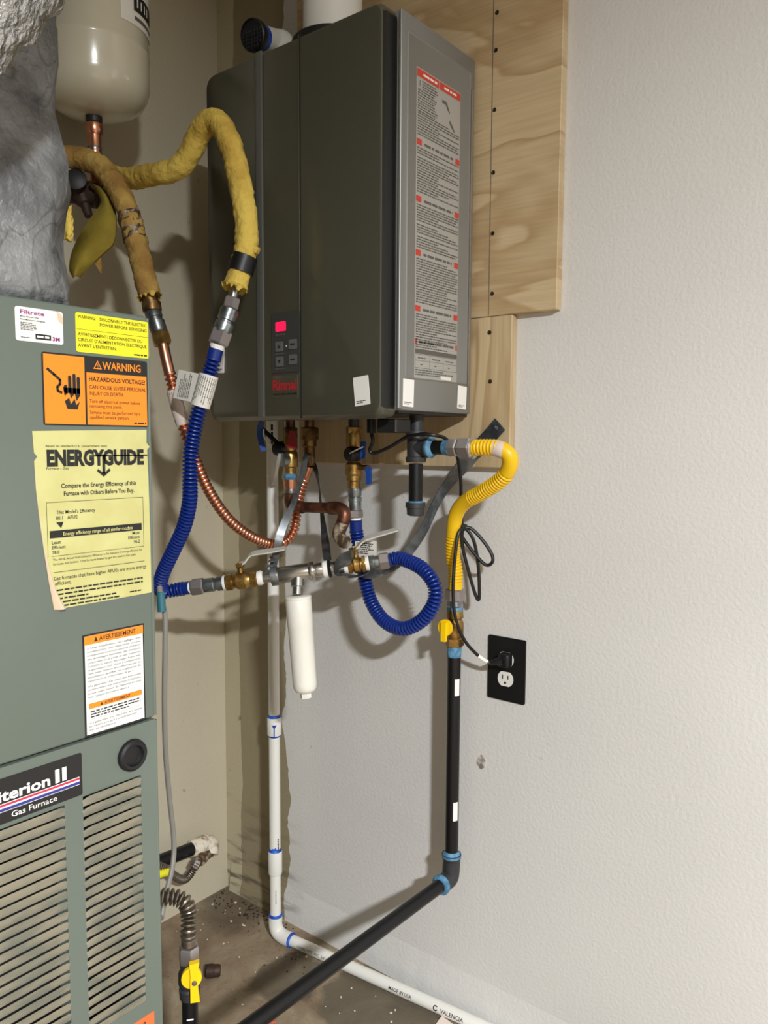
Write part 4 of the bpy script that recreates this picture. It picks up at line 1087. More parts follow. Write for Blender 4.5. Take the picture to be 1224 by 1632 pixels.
obj('small_print', bm, M['ink'], t, smooth=False)

# ------------------------------------------------------------------ gas line to the heater
GX = V((0.7387, -0.1500, 1.1909))
zg = [V(p).z for p in ((0.7382, -0.1500, 1.2430), (0.7388, -0.1500, 1.1826), (0.7389, -0.1500, 1.1767), (0.7397, -0.1500, 1.1075), (0.7397, -0.1500, 1.1027), (0.7400, -0.1500, 1.0811))]
gz = V((0.7385, -0.1500, 1.2111)).z
t = thing('gas_drip_leg', 'black iron gas tee with a capped drip leg under the right end of the heater', 'pipe', (GX.x, GX.y, gz))
obj('riser', vert(GX, zg[0]-.002, HZ0+.004, [(0, .0135), (1, .0135)]), M['ironfit'], t)
obj('tee_body', vert(GX, zg[1], zg[0], [(0, .0185), (.10, .0200), (.16, .0200), (.18, .0172), (.82, .0172), (.84, .0200), (.95, .0200), (1, .0185)], 22), M['ironfit'], t)
gd = (V((0.8731, -0.1500, 1.2122))-V((0.7776, -0.1500, 1.2114))); gd.z = 0; gd.normalize()
gc = Vector((GX.x, GX.y, gz))
x_ = [(V(p)-gc).dot(gd) for p in ((0.7575, -0.1500, 1.2112), (0.7747, -0.1500, 1.2114), (0.8029, -0.1500, 1.2116), (0.8153, -0.1500, 1.2117), (0.8345, -0.1500, 1.2119), (0.8385, -0.1500, 1.2119), (0.8626, -0.1500, 1.2121))]
obj('tee_branch', seglathe(gc, gc+gd*x_[1], [(0, .0165), (.7, .0165), (.75, .0198), (1, .0190)], 22), M['ironfit'], t)
obj('sealant_ring', seglathe(gc+gd*(x_[1]-.005), gc+gd*(x_[1]+.006), [(0, .0195), (.4, .0202), (.7, .0175), (1, .0140)], 20), M['sealant'], t, label='blue thread sealant')
obj('nipple', tube((gc+gd*x_[1], gc+gd*x_[3]), .0133, 20), M['iron'], t)
obj('sealant_ring', seglathe(gc+gd*(x_[2]), gc+gd*(x_[3]+.002), [(0, .0136), (.5, .0150), (1, .0165)], 20), M['sealant'], t, label='blue thread sealant')
obj('coupling', hexnut(gc+gd*x_[3], gc+gd*x_[4], .0178), M['nutgrey'], t)
obj('drip_nipple', vert(GX, zg[4], zg[2]+.004, [(0, .0134), (1, .0134)]), M['iron'], t)
obj('sealant_ring', vert(GX, zg[3]-.004, zg[3]+.002, [(0, .0150), (.5, .0150), (1, .0136)]), M['sealant'], t, label='blue thread sealant')
obj('end_cap', vert(GX, zg[5], zg[3]-.001, [(0, .0120), (.08, .0165), (.60, .0172), (.62, .0192), (1, .0192)], 22), M['ironfit'], t)
WX = V((0.7761, -0.0660, 0.8038))
GX2, GY2 = WX.x, WX.y
zv = [V(p).z for p in ((0.7711, -0.0660, 0.9323), (0.7715, -0.0660, 0.9084), (0.7733, -0.0660, 0.8897), (0.7738, -0.0660, 0.8543), (0.7758, -0.0660, 0.8267), (0.7775, -0.0660, 0.8117), (0.7874, -0.0660, 0.3821), (0.7878, -0.0660, 0.3569))]
t = thing('gas_flex_hose', 'bright yellow coated gas hose bending from the heater down to the wall valve', 'hose', gc+gd*x_[6])
hp = [gc+gd*x_[6], (0.8887, -0.1500, 1.2123), (0.9170, -0.1460, 1.2104), (0.9339, -0.1400, 1.1974), (0.9287, -0.1320, 1.1751), (0.9068, -0.1240, 1.1530), (0.8619, -0.1120, 1.1291), (0.8151, -0.0980, 1.1073), (0.7905, -0.0880, 1.0824), (0.7800, -0.0800, 1.0493), (0.7727, -0.0700, 0.9994), (GX2, GY2, zv[0]+.035), (GX2, GY2, zv[0]-.004)]
obj('coated_tube', corrugated(hp, .0138, .0011, .0062, 18, ribs=((.02, .12), (.26, .50), (.74, .97))), M['yellowflex'], t)
obj('flare_nut', hexnut(gc+gd*(x_[5]-.001), gc+gd*(x_[6]+.002), .0200), M['nutgrey'], t)
obj('end_ring', seglathe(gc+gd*x_[6], gc+gd*(x_[6]+.006), [(0, .0165), (.5, .0200), (1, .0165)], 20), M['steel'], t)
lp0, lp1 = V(hp[2]), V(hp[3])
obj('paper_wrap', tube(smooth_path(((0.9075, -0.1470, 1.2118), (0.9183, -0.1460, 1.2093), (0.9255, -0.1430, 1.2055)), 4), .0150, 18), M['wraptape'], t, label='white paper wrap with faint print')
obj('flare_nut', hexnut((GX2, GY2, zv[1]), (GX2, GY2, zv[0]), .0195), M['nutgrey'], t)
t = thing('gas_valve', 'brass gas valve with a round yellow handle on the wall above the black pipe', 'valve', (GX2, GY2, zv[3]))
c0 = Vector((GX2, GY2, 0))
obj('flare_fitting', vert(c0, zv[2], zv[1], [(0, .0150), (.4, .0150), (.5, .0165), (1, .0150)]), M['galv'], t)
obj('sealant_ring', vert(c0, zv[2]-.002, zv[2]+.006, [(0, .0160), (.5, .0165), (1, .0150)]), M['sealant'], t)
obj('valve_body', vert(c0, zv[5]+.006, zv[2], [(0, .0165), (.18, .0165), (.22, .0140), (.34, .0180), (.66, .0180), (.76, .0140), (.80, .0175), (1, .0165)], 22), M['brass'], t)
obj('hex_end', hexnut((GX2, GY2, zv[5]+.006), (GX2, GY2, zv[4]+.008), .0190), M['brass'], t)
hc = V((0.7786, -0.1000, 0.8613)); ha = (hc-Vector((GX2, GY2, hc.z))).normalized()
obj('handle_stem', seglathe((GX2, GY2, hc.z), hc, [(0, .009), (1, .008)], 14), M['brassold'], t)
hu = Vector((0, 0, 1)).cross(ha).normalized()
hb = obj('handle', prism([(.0150*math.cos(a), .0165*math.sin(a)) for a in [math.radians(k*18) for k in range(20)]], hc, hu, (0, 0, 1), .006), M['yellow'], t, label='round yellow plastic handle')
obj('handle_grip', prism(((-.0055, .012), (.0055, .012), (.0050, -.026), (-.0050, -.026)), hc+ha*.005, hu, (0, 0, 1), .007), M['yellow'], hb)
t = thing('gas_pipe', 'black iron gas pipe running down the wall and turning toward the viewer at an elbow', 'pipe', (GX2, GY2, zv[6]))
obj('upright_pipe', vert(c0, zv[6]-.004, zv[5]+.008, [(0, .0134), (1, .0134)], 24), M['iron'], t)
obj('sealant_ring', vert(c0, zv[5]-.016, zv[5]+.010, [(0, .0137), (.3, .0141), (.8, .0150), (1, .0150)], 20), M['sealant'], t, label='blue thread sealant')
gl = Vector((GX2, GY2, zv[7]))
gend = V((0.7503, -0.5864, 0.3180))
gdir = (gend-(gl+Vector((0, 0, -.020)))).normalized()
b0 = gl+Vector((0, 0, -.022))
obj('elbow', tube(smooth_path(((GX2, GY2, zv[6]+.004), gl+Vector((0, 0, .006)), b0+gdir*.004+Vector((0, 0, .004)), b0+gdir*.020, b0+gdir*.034), 8), [.0195]*4+[.0178]*25+[.0195]*4, 22), M['ironfit'], t)
obj('sealant_ring', vert(c0, zv[6]-.002, zv[6]+.010, [(0, .0200), (.3, .0204), (.6, .0165), (1, .0138)], 22), M['sealant'], t, label='blue thread sealant')
obj('sealant_ring', seglathe(b0+gdir*.030, b0+gdir*.040, [(0, .0198), (.6, .0206), (.8, .0190), (1, .0140)], 22), M['sealant'], t, label='blue thread sealant')
g2 = gend+gdir*.05
obj('lower_pipe', tube((b0+gdir*.028, g2), .0134, 24), M['iron'], t)
obj('drop_elbow', tube(smooth_path((g2-gdir*.02, g2, g2+gdir*.014+Vector((0, 0, -.010)), g2+gdir*.020+Vector((0, 0, -.04))), 7), .0175, 20), M['ironfit'], t)
obj('drop_pipe', tube((g2+gdir*.020+Vector((0, 0, -.03)), Vector((g2.x, g2.y, 0.0))+Vector((gdir.x, gdir.y, 0))*.020), .0134, 20), M['iron'], t)
for py in (((0.7935, -0.0800, 0.7530), (0.7941, -0.0800, 0.7189)), ((0.8036, -0.0800, 0.4993), (0.8043, -0.0800, 0.4605))):
    za, zb = V(py[0]).z, V(py[1]).z
    bm = bmesh.new(); a0_ = math.atan2((1.6222, -1.3607, 1.2202)[1]-GY2, (1.6222, -1.3607, 1.2202)[0]-GX2); row = []
    for k in range(6):
        a = a0_+.15+k*.16
        row.append((bm.verts.new((GX2+.0137*math.cos(a), GY2+.0137*math.sin(a), zb)), bm.verts.new((GX2+.0137*math.cos(a), GY2+.0137*math.sin(a), za))))
    for A_, B_ in zip(row, row[1:]): bm.faces.new((A_[0], B_[0], B_[1], A_[1]))
    obj('pipe_sticker', bm, M['whitelabel'], t, label='small white sticker on the black pipe')

# ------------------------------------------------------------------ power cord and outlet
OL = V((0.8177, 0.0000, 0.8350)); OB = V((0.9014, 0.0000, 0.7070)); OR_ = V((0.9006, 0.0000, 0.8353)); OBL = V((0.8158, 0.0000, 0.7056))
ox0, ox1 = (OL.x+OBL.x)/2, (OR_.x+OB.x)/2; oz1 = (OL.z+OR_.z)/2; oz0 = (OBL.z+OB.z)/2
ocx, ocz = (ox0+ox1)/2, (oz0+oz1)/2
t = thing('wall_outlet', 'black wall plate with two white receptacles on the pale wall', 'outlet', (ocx, -.003, ocz))
bm = prism(rrect(ox1-ox0, oz1-oz0, .003, 3), (ocx, -.0002, ocz), (1, 0, 0), (0, 0, 1), .005)
bmesh.ops.bevel(bm, geom=[e for e in bm.edges if abs(e.verts[0].co.y+.0052) < 1e-4 and abs(e.verts[1].co.y+.0052) < 1e-4], offset=.0018, segments=2, affect='EDGES')
obj('cover_plate', bm, M['black'], t)
for k in (1, -1):
    zc_ = V((0.8597, -0.0050, 0.7915)).z if k == 1 else V((0.8591, -0.0050, 0.7518)).z
    xc_ = V((0.8591, -0.0050, 0.7518)).x
    o_ = [(.0172*math.cos(a), max(-.0145, min(.0145, .0172*math.sin(a)))) for a in [math.radians(i*12) for i in range(30)]]
    r_ = obj('receptacle', prism(o_, (xc_, -.005, zc_), (1, 0, 0), (0, 0, 1), .0022), M['receptacle'], t, label='white receptacle')
    bm = bmesh.new()
    add_box(bm, (xc_-.0062, -.0073, zc_+.004), (.0022, .0006, .009)); add_box(bm, (xc_+.0062, -.0073, zc_+.004), (.0022, .0006, .008))
    add_lathe(bm, (xc_, -.0070, zc_-.0075), (0, -1, 0), [(0, .0026), (.0006, .0026)], 12)
    obj('slots', bm, M['dark'], r_, smooth=False)
obj('plate_screw', lathe((xc_, -.005, ocz), (0, -1, 0), [(0, .003), (.0008, .0028), (.001, .001)], 12), M['black'], t)
pz = V((0.8654, -0.0200, 0.7932)).z
t = thing('power_cord', 'black power cord coiled and tied beside the yellow hose, plugged into the outlet', 'cord', (0.8157, -0.1100, 1.1092))
cord = [(0.6703, -0.2000, 1.2379), (0.6735, -0.2000, 1.2213), (0.6617, -0.1950, 1.2046), (0.6716, -0.1900, 1.1999), (0.7040, -0.1850, 1.2120), (0.7385, -0.1800, 1.2298), (0.7744, -0.1820, 1.2355), (0.7982, -0.1720, 1.2333), (0.8001, -0.1400, 1.2267), (0.8043, -0.1120, 1.2010), (0.8006, -0.0900, 1.1554), (0.7932, -0.0750, 1.1061), (0.7922, -0.0700, 1.0592), (0.7895, -0.0700, 1.0442),
        (0.8089, -0.0680, 1.0186), (0.8355, -0.0550, 0.9865), (0.8493, -0.0500, 0.9897), (0.8490, -0.0500, 1.0056), (0.8324, -0.0560, 1.0316), (0.8098, -0.0660, 1.0552), (0.7984, -0.0750, 1.0515), (0.7956, -0.0720, 1.0203), (0.8048, -0.0600, 0.9641), (0.8164, -0.0520, 0.9196), (0.8224, -0.0500, 0.9213), (0.8214, -0.0550, 0.9838), (0.8155, -0.0630, 1.0309), (0.8022, -0.0720, 1.0539), (0.7981, -0.0900, 1.0466), (0.7955, -0.0980, 0.9985), (0.7948, -0.1020, 0.9379), (0.7988, -0.0980, 0.8825), (0.8082, -0.0800, 0.8372), (0.8219, -0.0550, 0.8056), (0.8389, -0.0400, 0.7890), (0.8518, -0.0330, 0.7898), (0.8601, -0.0280, 0.7940)]
obj('cord', tube(smooth_path(cord, 8), .0034, 10), M['black'], t)
obj('white_sleeve', tube(smooth_path(((0.8236, -0.0530, 0.8030), (0.8309, -0.0460, 0.7952), (0.8380, -0.0410, 0.7904)), 4), .0040, 12), M['white'], t, label='white sleeve near the plug')
obj('tie', lathe((0.7950, -0.0720, 1.0571), (.1, 0, 1), [(-.006, .008), (-.004, .0095), (.004, .0095), (.006, .008)], 14), M['black'], t)
pc = V((0.8669, -0.0180, 0.7981))
obj('plug', seglathe((0.8420, -0.0380, 0.7879), (0.8629, -0.0280, 0.7945), [(0, .0045), (.3, .0055), (.6, .0072), (1, .0085)], 14), M['black'], t)
obj('plug_body', box((V((0.8642, -0.0180, 0.7939)).x, -.018, V((0.8642, -0.0180, 0.7939)).z), (.024, .021, .028), None, .005, 3), M['black'], t)
t = thing('hole_patch', 'small patched hole in the pale wall right of the black pipe', 'patch', (0.8044, 0.0000, 0.5639))
rnd = random.Random(11)
o_ = [((.009+rnd.uniform(-.002, .003))*math.cos(math.radians(k*24)), (.014+rnd.uniform(-.003, .004))*math.sin(math.radians(k*24))) for k in range(15)]
obj('plaster', prism(o_, V((0.8044, 0.0000, 0.5639))+Vector((0, .001, 0)), (1, 0, 0), (0, 0, 1), .0022), mat('patch_plaster', (206, 200, 190), .9, var=(150, 140, 128), vscale=90, bump=.001, bscale=150), t)
obj('dent', prism([(a*.4, b*.45) for a, b in o_], V((0.8046, 0.0000, 0.5559))+Vector((0, .001, 0)), (1, 0, 0), (0, 0, 1), .0036), M['cablegrey'], t)

# ------------------------------------------------------------------ furnace
FX = .73; FYR = -.735; FYL = -1.30; FZS = .8447; FZT = 1.382
F_ = thing('gas_furnace', 'grey green upright gas furnace with louvers and warning labels at the left', 'furnace', (.45, -1.0, 0))
obj('casing', box2((.13, FYL, .03), (FX-.046, FYR-.004, FZT), .003, 1), M['furnace'], F_)
obj('base_rail', box2((.14, FYL+.01, 0), (FX-.05, FYR-.02, .032)), M['darkmetal'], F_)
obj('upper_panel', box2((FX-.046, FYL, FZS+.0015), (FX, FYR, FZT), .0035, 3), M['furnace'], F_, label='upper door panel with the labels')
# lower panel: frame around two louver openings
yA0, yA1 = V((0.7300, -0.8441, 0.7725)).y, V((0.7300, -0.7594, 0.6268)).y      # right column
yB1 = V((0.7300, -0.8688, 0.7410)).y; yB0 = yB1-.098
zA1 = V((0.7300, -0.7616, 0.7725)).z; zA0 = V((0.7300, -0.7658, 0.4489)).z
zB1 = V((0.7300, -0.8728, 0.7708)).z; pitch = (zA1-zA0)/24
zB0 = zB1-pitch*26
zb = .40
bm = bmesh.new()
zlow = .34
def fr(y0_, z0_, y1_, z1_): add_box(bm, (FX-.012, (y0_+y1_)/2, (z0_+z1_)/2), (.024, y1_-y0_, z1_-z0_))
fr(yA1, .34, FYR, FZS-.0015); fr(yB1, .34, yA0, FZS-.0015); fr(FYL, .34, yB0, FZS-.0015)
fr(yA0, zA1, yA1, FZS-.0015); fr(yB0, zB1, yB1, FZS-.0015); fr(yA0, .34, yA1, zA0); fr(yB0, .34, yB1, zB0); fr(FYL, .05, FYR, .34)
bmesh.ops.remove_doubles(bm, verts=bm.verts[:], dist=1e-6)
obj('lower_panel', bm, M['furnace'], F_, label='lower door panel with two columns of louvers', smooth=False)
obj('edge_bead', tube(((FX-.002, FYR+.001, FZS+.004), (FX-.002, FYR+.001, FZT-.003)), .0026, 10), M['furnace'], F_)
obj('side_flange', box2((FX-.046, FYR-.004, .05), (FX-.0235, FYR-.0002, FZS-.0015)), M['furnace'], F_, smooth=False)
obj('edge_bead', tube(((FX-.002, FYR+.001, .06), (FX-.002, FYR+.001, FZS-.003)), .0026, 10), M['furnace'], F_)
obj('louver_gap_shade', box2((FX-.0455, yB0-.03, zB0-.03), (FX-.036, yA1+.018, zA1+.03)), M['dark'], F_, smooth=False)  # near-black sheet added behind the slats; its colour stands for the gap shade
def louver_mesh(w, h):
    b_ = bmesh.new(); nu, nv = 18, 5; rows = []
    for j in range(nv+1):
        v = j/nv; row = []
        for i in range(nu+1):
            u = i/nu
            e_ = min(u, 1-u)*w
            prof = 1-max(0, 1-e_/.011)**2.2
            top = h*(1-.36*(1-prof))
            row.append(b_.verts.new((.0038*prof*v**.9-.0006*(1-v), (u-.5)*w, (v*top if v > 0 else 0))))
        rows.append(row)
    for a, b in zip(rows, rows[1:]):
        for i in range(nu): b_.faces.new((a[i], a[i+1], b[i+1], b[i]))
    bmesh.ops.solidify(b_, geom=b_.faces[:], thickness=.0004)
    return b_
l0 = None
for (ya, yb, ztop, n) in ((yA0, yA1, zA1, 24), (yB0, yB1, zB1, 26)):
    first = None
    for k in range(n):
        z_ = ztop-pitch*(k+1)
        if first is None:
            first = obj('louver', louver_mesh(yb-ya+.002, pitch*1.0), M['louver'], F_)
            off = first.location.copy(); zz = WLOC[first.name].z
            dz0 = pitch/2*0
            base = Vector((FX, (ya+yb)/2, z_)) - WLOC[F_.name]
            first.location = base + Vector((off.x+WLOC[F_.name].x, 0, off.z+WLOC[F_.name].z))
            rel = first.location-base
        else:
            c2 = first.copy(); COL.objects.link(c2); c2.parent = F_
            c2.location = Vector((FX, (ya+yb)/2, z_)) - WLOC[F_.name] + rel
# sight glass
sg = V((0.7300, -0.7724, 0.8046))
obj('sight_port', lathe((FX-.006, sg.y, sg.z), (1, 0, 0), [(0, .021), (.006, .0215), (.011, .0205), (.0135, .0175), (.0130, .0140), (.0085, .0130), (.0072, .012), (.0072, .0002)], 36, cap1=False), M['rubber'], F_, label='round black sight port grommet')
FPl = Plane((FX, 0, 0), (0, 1, 0), (0, 0, 1))
def label(name, tl, br, m, note, r=.003, th=.0006):
    y0_, z1_ = V(tl)[1], V(tl)[2]; y1_, z0_ = V(br)[1], V(br)[2]
    w, h = y1_-y0_, z1_-z0_
    o = obj(name, prism(rrect(w, h, r, 4), (FX-.0001, (y0_+y1_)/2, (z0_+z1_)/2), (0, 1, 0), (0, 0, 1), th), m, F_, label=note, smooth=False)
    return o, y0_, z0_, w, h
E1 = .0009
# white filter sticker
o, x, y, w, h = label('filter_sticker', (0.7300, -0.9098, 1.3719), (0.7300, -0.8522, 1.3335), M['whitelabel'], 'white sticker with purple print, upper left of the door')
bm = bmesh.new(); add_text(bm, FPl, 'Filtrete', x+w*.10, y+h*.80, h*.125, E1, width=w*.50, bold=.02); add_text(bm, FPl, '3M', x+w*.76, y+h*.09, h*.125, E1, width=w*.16, bold=.03)
obj('lettering', bm, M['purple'], o, label='purple lettering', smooth=False)
bm = bmesh.new()
add_text(bm, FPl, 'Micro Allergen Filter', x+w*.10, y+h*.70, h*.05, E1, bold=.01); add_text(bm, FPl, 'Filtre Micro pour allergenes', x+w*.10, y+h*.61, h*.05, E1, bold=.01)
for k in range(5): add_dashes(bm, FPl, x+w*.10, x+w*.45, y+h*(.53-.05*k), h*.022, E1, random.uniform(.6, 1))
add_dashes(bm, FPl, x+w*.10, x+w*.32, y+h*.10, h*.02, E1)
add_rect(bm, FPl, x+w*.40, y+h*.09, x+w*.73, y+h*.25, E1)
obj('small_print', bm, M['ink'], o, smooth=False)
bm = bmesh.new(); add_dashes(bm, FPl, x+w*.43, x+w*.70, y+h*.14, h*.06, E1+.0003)
obj('white_print', bm, M['whitelabel'], o, smooth=False)
bm = bmesh.new(); add_flat(bm, FPl, ((x+w*.90, y+h*.72), (x+w*1.0, y+h*.62), (x+w*1.0, y+h*.84), (x+w*.93, y+h*.98), (x+w*.86, y+h*1.0)), E1)
obj('peeled_corner', bm, M['energyback'], o, label='curled beige corner', smooth=False)
# yellow electrical warning
o, x, y, w, h = label('electrical_sticker', (0.7300, -0.8360, 1.3745), (0.7300, -0.7334, 1.3274), M['yellowlabel'], 'bright yellow sticker warning to disconnect the electric power')
bm = bmesh.new()
add_text(bm, FPl, 'WARNING:', x+w*.025, y+h*.855, h*.085, E1, width=w*.235, bold=.006)
add_text(bm, FPl, 'DISCONNECT THE ELECTRIC', x+w*.315, y+h*.855, h*.085, E1, width=w*.655, bold=.006)
add_text(bm, FPl, 'POWER BEFORE SERVICING', x+w*.315, y+h*.715, h*.085, E1, width=w*.655, bold=.006)
add_rect(bm, FPl, x+w*.005, y+h*.575, x+w*.995, y+h*.582, E1)
add_text(bm, FPl, 'AVERTISSEMENT: DECONNECTER DU', x+w*.025, y+h*.415, h*.085, E1, width=w*.88, bold=.006)
add_text(bm, FPl, "CIRCUIT D'ALIMENTATION ELECTRIQUE", x+w*.025, y+h*.275, h*.085, E1, width=w*.94, bold=.006)
add_text(bm, FPl, "AVANT L'ENTRETIEN.", x+w*.025, y+h*.135, h*.085, E1, width=w*.51, bold=.006)
add_dashes(bm, FPl, x+w*.78, x+w*.97, y+h*.055, h*.035, E1)
obj('lettering', bm, M['ink'], o, label='black lettering', smooth=False)
# orange high-voltage warning
o, x, y, w, h = label('voltage_sticker', (0.7300, -0.8801, 1.3236), (0.7300, -0.7365, 1.2383), M['ink'], 'orange and black sticker warning of hazardous voltage')
bm = bmesh.new()
add_rect(bm, FPl, x+w*.012, y+h*.02, x+w*.375, y+h*.975, E1); add_rect(bm, FPl, x+w*.392, y+h*.02, x+w*.988, y+h*.765, E1)
obj('orange_field', bm, M['orangelabel'], o, smooth=False)
bm = bmesh.new()
add_text(bm, FPl, 'WARNING', x+w*.545, y+h*.825, h*.115, E1, width=w*.385, bold=.018)
obj('lettering', bm, M['orangelabel'], o, label='orange lettering on black', smooth=False)
bm = bmesh.new(); tx, ty, ts = x+w*.50, y+h*.885, h*.062
add_flat(bm, FPl, ((tx-ts*1.1, ty-ts), (tx+ts*1.1, ty-ts), (tx, ty+ts)), E1)
obj('warning_triangle', bm, M['orangelabel'], o, smooth=False)
bm = bmesh.new()
add_flat(bm, FPl, ((tx-ts*.72, ty-ts*.76), (tx+ts*.72, ty-ts*.76), (tx, ty+ts*.58)), E1+.0003)
l = bmesh.new(); add_rect(l, FPl, tx-ts*.07, ty-ts*.25, tx+ts*.07, ty+ts*.2, E1+.0006); add_rect(l, FPl, tx-ts*.07, ty-ts*.6, tx+ts*.07, ty-ts*.42, E1+.0006)
obj('warning_mark', l, M['orangelabel'], o, smooth=False)
add_text(bm, FPl, 'HAZARDOUS VOLTAGE!', x+w*.415, y+h*.645, h*.065, E1+.0003, width=w*.555, bold=.02)
add_text(bm, FPl, 'CAN CAUSE SEVERE PERSONAL', x+w*.415, y+h*.535, h*.055, E1+.0003, width=w*.565, bold=.004)
add_text(bm, FPl, 'INJURY OR DEATH.', x+w*.415, y+h*.445, h*.055, E1+.0003, width=w*.335, bold=.004)
add_text(bm, FPl, 'Turn off electrical power before', x+w*.415, y+h*.335, h*.052, E1+.0003, width=w*.50)
add_text(bm, FPl, 'removing this panel.', x+w*.415, y+h*.265, h*.052, E1+.0003, width=w*.315)
add_text(bm, FPl, 'Service must be performed by a', x+w*.415, y+h*.175, h*.052, E1+.0003, width=w*.50)
add_text(bm, FPl, 'qualified service person.', x+w*.415, y+h*.105, h*.052, E1+.0003, width=w*.385)
add_dashes(bm, FPl, x+w*.85, x+w*.975, y+h*.045, h*.022, E1+.0003)
# hand, spark and wire
hx, hy = x+w*.25, y+h*.33
for k, (a, b) in enumerate(((-.066, .24), (-.028, .37), (.012, .40), (.050, .36))):
    add_flat(bm, FPl, [(hx+w*a+p_*w*.030/2+w*.015, hy+h*q_) for p_, q_ in ((-1, .12), (1, .12), (1, b-.02), (.5, b), (-.5, b), (-1, b-.02))], E1+.0003)
add_flat(bm, FPl, [(hx+w*a, hy+h*b) for a, b in ((-.062, .08), (-.020, .14), (-.006, .05), (.030, .12), (.045, .02), (.080, .10), (.080, .13), (.080, .20), (-.066, .20), (-.075, .22), (-.085, .30), (-.066, .12))][::-1], E1+.0003)
add_flat(bm, FPl, [(hx+w*a, hy+h*b) for a, b in ((-.040, -.10), (.052, -.10), (.075, .02), (.066, .00), (.040, -.04), (.028, .05), (-.008, -.03), (-.022, .06), (-.062, .01))], E1+.0003)
wire = [(x+w*.045, y+h*.77), (x+w*.10, y+h*.70), (x+w*.152, y+h*.63), (x+w*.150, y+h*.57), (x+w*.125, y+h*.53), (x+w*.130, y+h*.475), (x+w*.165, y+h*.455)]
for (a, b) in zip(wire, wire[1:]):
    dx, dy = b[0]-a[0], b[1]-a[1]; n_ = math.hypot(dx, dy); px_, py_ = -dy/n_*w*.011, dx/n_*w*.011
    add_flat(bm, FPl, ((a[0]-px_-dx*.1, a[1]-py_-dy*.1), (b[0]-px_+dx*.1, b[1]-py_+dy*.1), (b[0]+px_+dx*.1, b[1]+py_+dy*.1), (a[0]+px_-dx*.1, a[1]+py_-dy*.1)), E1+.0003)
obj('pictogram', bm, M['ink'], o, label='black lettering and shocked hand symbol', smooth=False)
# pale yellow energy label, torn and curling at its lower left
eTL, eTR, eBR, eBL = V((0.7300, -0.8943, 1.2310)), V((0.7300, -0.7395, 1.2358)), V((0.7300, -0.7369, 1.0183)), V((0.7300, -0.8744, 1.0178))
left = [V(p) for p in ((0.7300, -0.8943, 1.2310), (0.7300, -0.8929, 1.2056), (0.7300, -0.8892, 1.2012), (0.7300, -0.8932, 1.1961), (0.7300, -0.8921, 1.1631), (0.7300, -0.8888, 1.1259), (0.7300, -0.8846, 1.0882), (0.7300, -0.8797, 1.0499), (0.7300, -0.8744, 1.0170))]
rgt = [V(p) for p in ((0.7300, -0.7369, 1.0183), (0.7300, -0.7370, 1.0978), (0.7300, -0.7381, 1.1731), (0.7300, -0.7392, 1.2086), (0.7300, -0.7352, 1.2127), (0.7300, -0.7399, 1.2177), (0.7300, -0.7395, 1.2349))]
outl = [(p.y, p.z) for p in left+rgt]
o = obj('energy_sticker', prism(outl, (FX-.0001, 0, 0), (0, 1, 0), (0, 0, 1), .0007), M['energy'], F_, label='large pale yellow energy guide sticker curling at its lower left', smooth=False)
bm = bmesh.new(); rows = []
lft = smooth_path(left[3:], 3)
for i, p in enumerate(lft):
    f = i/(len(lft)-1)
    rows.append([bm.verts.new((FX+.0009+.007*f**4*math.sin(s/4*math.pi*.8), p.y+(.0120*f**5+.0006)*(s/4), p.z)) for s in range(5)])
for a, b in zip(rows, rows[1:]):
    for s in range(4): bm.faces.new((a[s], a[s+1], b[s+1], b[s]))
obj('curled_edge', bm, M['energyback'], o, label='curled beige edge')
x = outl[0][0]; zt_ = eTL.z; w = eTR.y-x; h = zt_-eBR.z
bm = bmesh.new(); D = .0012
def zf(f): return zt_-h*f
cx_ = x+w*.53
add_text(bm, FPl, 'Based on standard U.S. Government tests', x+w*.10, zf(.087), h*.013, D, width=w*.52)
add_text(bm, FPl, 'ENERGYGUIDE', x+w*.105, zf(.190), h*.088, D, width=w*.86, bold=.05)
add_rect(bm, FPl, x+w*.575, zf(.245), x+w*.60, zf(.13), D)
add_flat(bm, FPl, [(x+w*a, zf(b)) for a, b in ((.585, .262), (.525, .228), (.535, .215), (.575, .236), (.60, .236), (.635, .213), (.648, .226))], D)
add_rect(bm, FPl, x+w*.46, zf(.142), x+w*1.0, zf(.134), D)
add_text(bm, FPl, 'Furnace - Gas', x+w*.10, zf(.213), h*.015, D, width=w*.18)
add_text(bm, FPl, 'Compare the Energy Efficiency of this', cx_+w*.02, zf(.318), h*.026, D, width=w*.67, align='CENTER', bold=.018)
add_text(bm, FPl, 'Furnace with Others Before You Buy.', cx_+w*.02, zf(.362), h*.026, D, width=w*.63, align='CENTER', bold=.018)
for a, b, c, d in ((.09, .395, .95, .397), (.09, .395, .093, .70), (.947, .395, .95, .70), (.12, .70, .95, .702)): add_rect(bm, FPl, x+w*a, zf(d), x+w*c, zf(b), D)
add_text(bm, FPl, "This Model's Efficiency", x+w*.17, zf(.464), h*.021, D, width=w*.33, bold=.008)
add_text(bm, FPl, '80.1   AFUE', x+w*.165, zf(.496), h*.021, D, width=w*.18, bold=.008)
add_flat(bm, FPl, [(x+w*a, zf(b)) for a, b in ((.165, .510), (.205, .545), (.225, .510))], D)
add_rect(bm, FPl, x+w*.11, zf(.598), x+w*.93, zf(.556), D)
for tt, a, b, al in (('Least', .125, .632, 'LEFT'), ('Efficient', .125, .660, 'LEFT'), ('78.0', .125, .688, 'LEFT'), ('Most', .91, .622, 'RIGHT'), ('Efficient', .91, .648, 'RIGHT'), ('96.2', .91, .676, 'RIGHT')):
    add_text(bm, FPl, tt, x+w*a, zf(b), h*.019, D, align=al, bold=.008)
add_text(bm, FPl, 'The AFUE, Annual Fuel Utilization Efficiency, is the measure of energy efficiency for', x+w*.13, zf(.727), h*.013, D, width=w*.80)
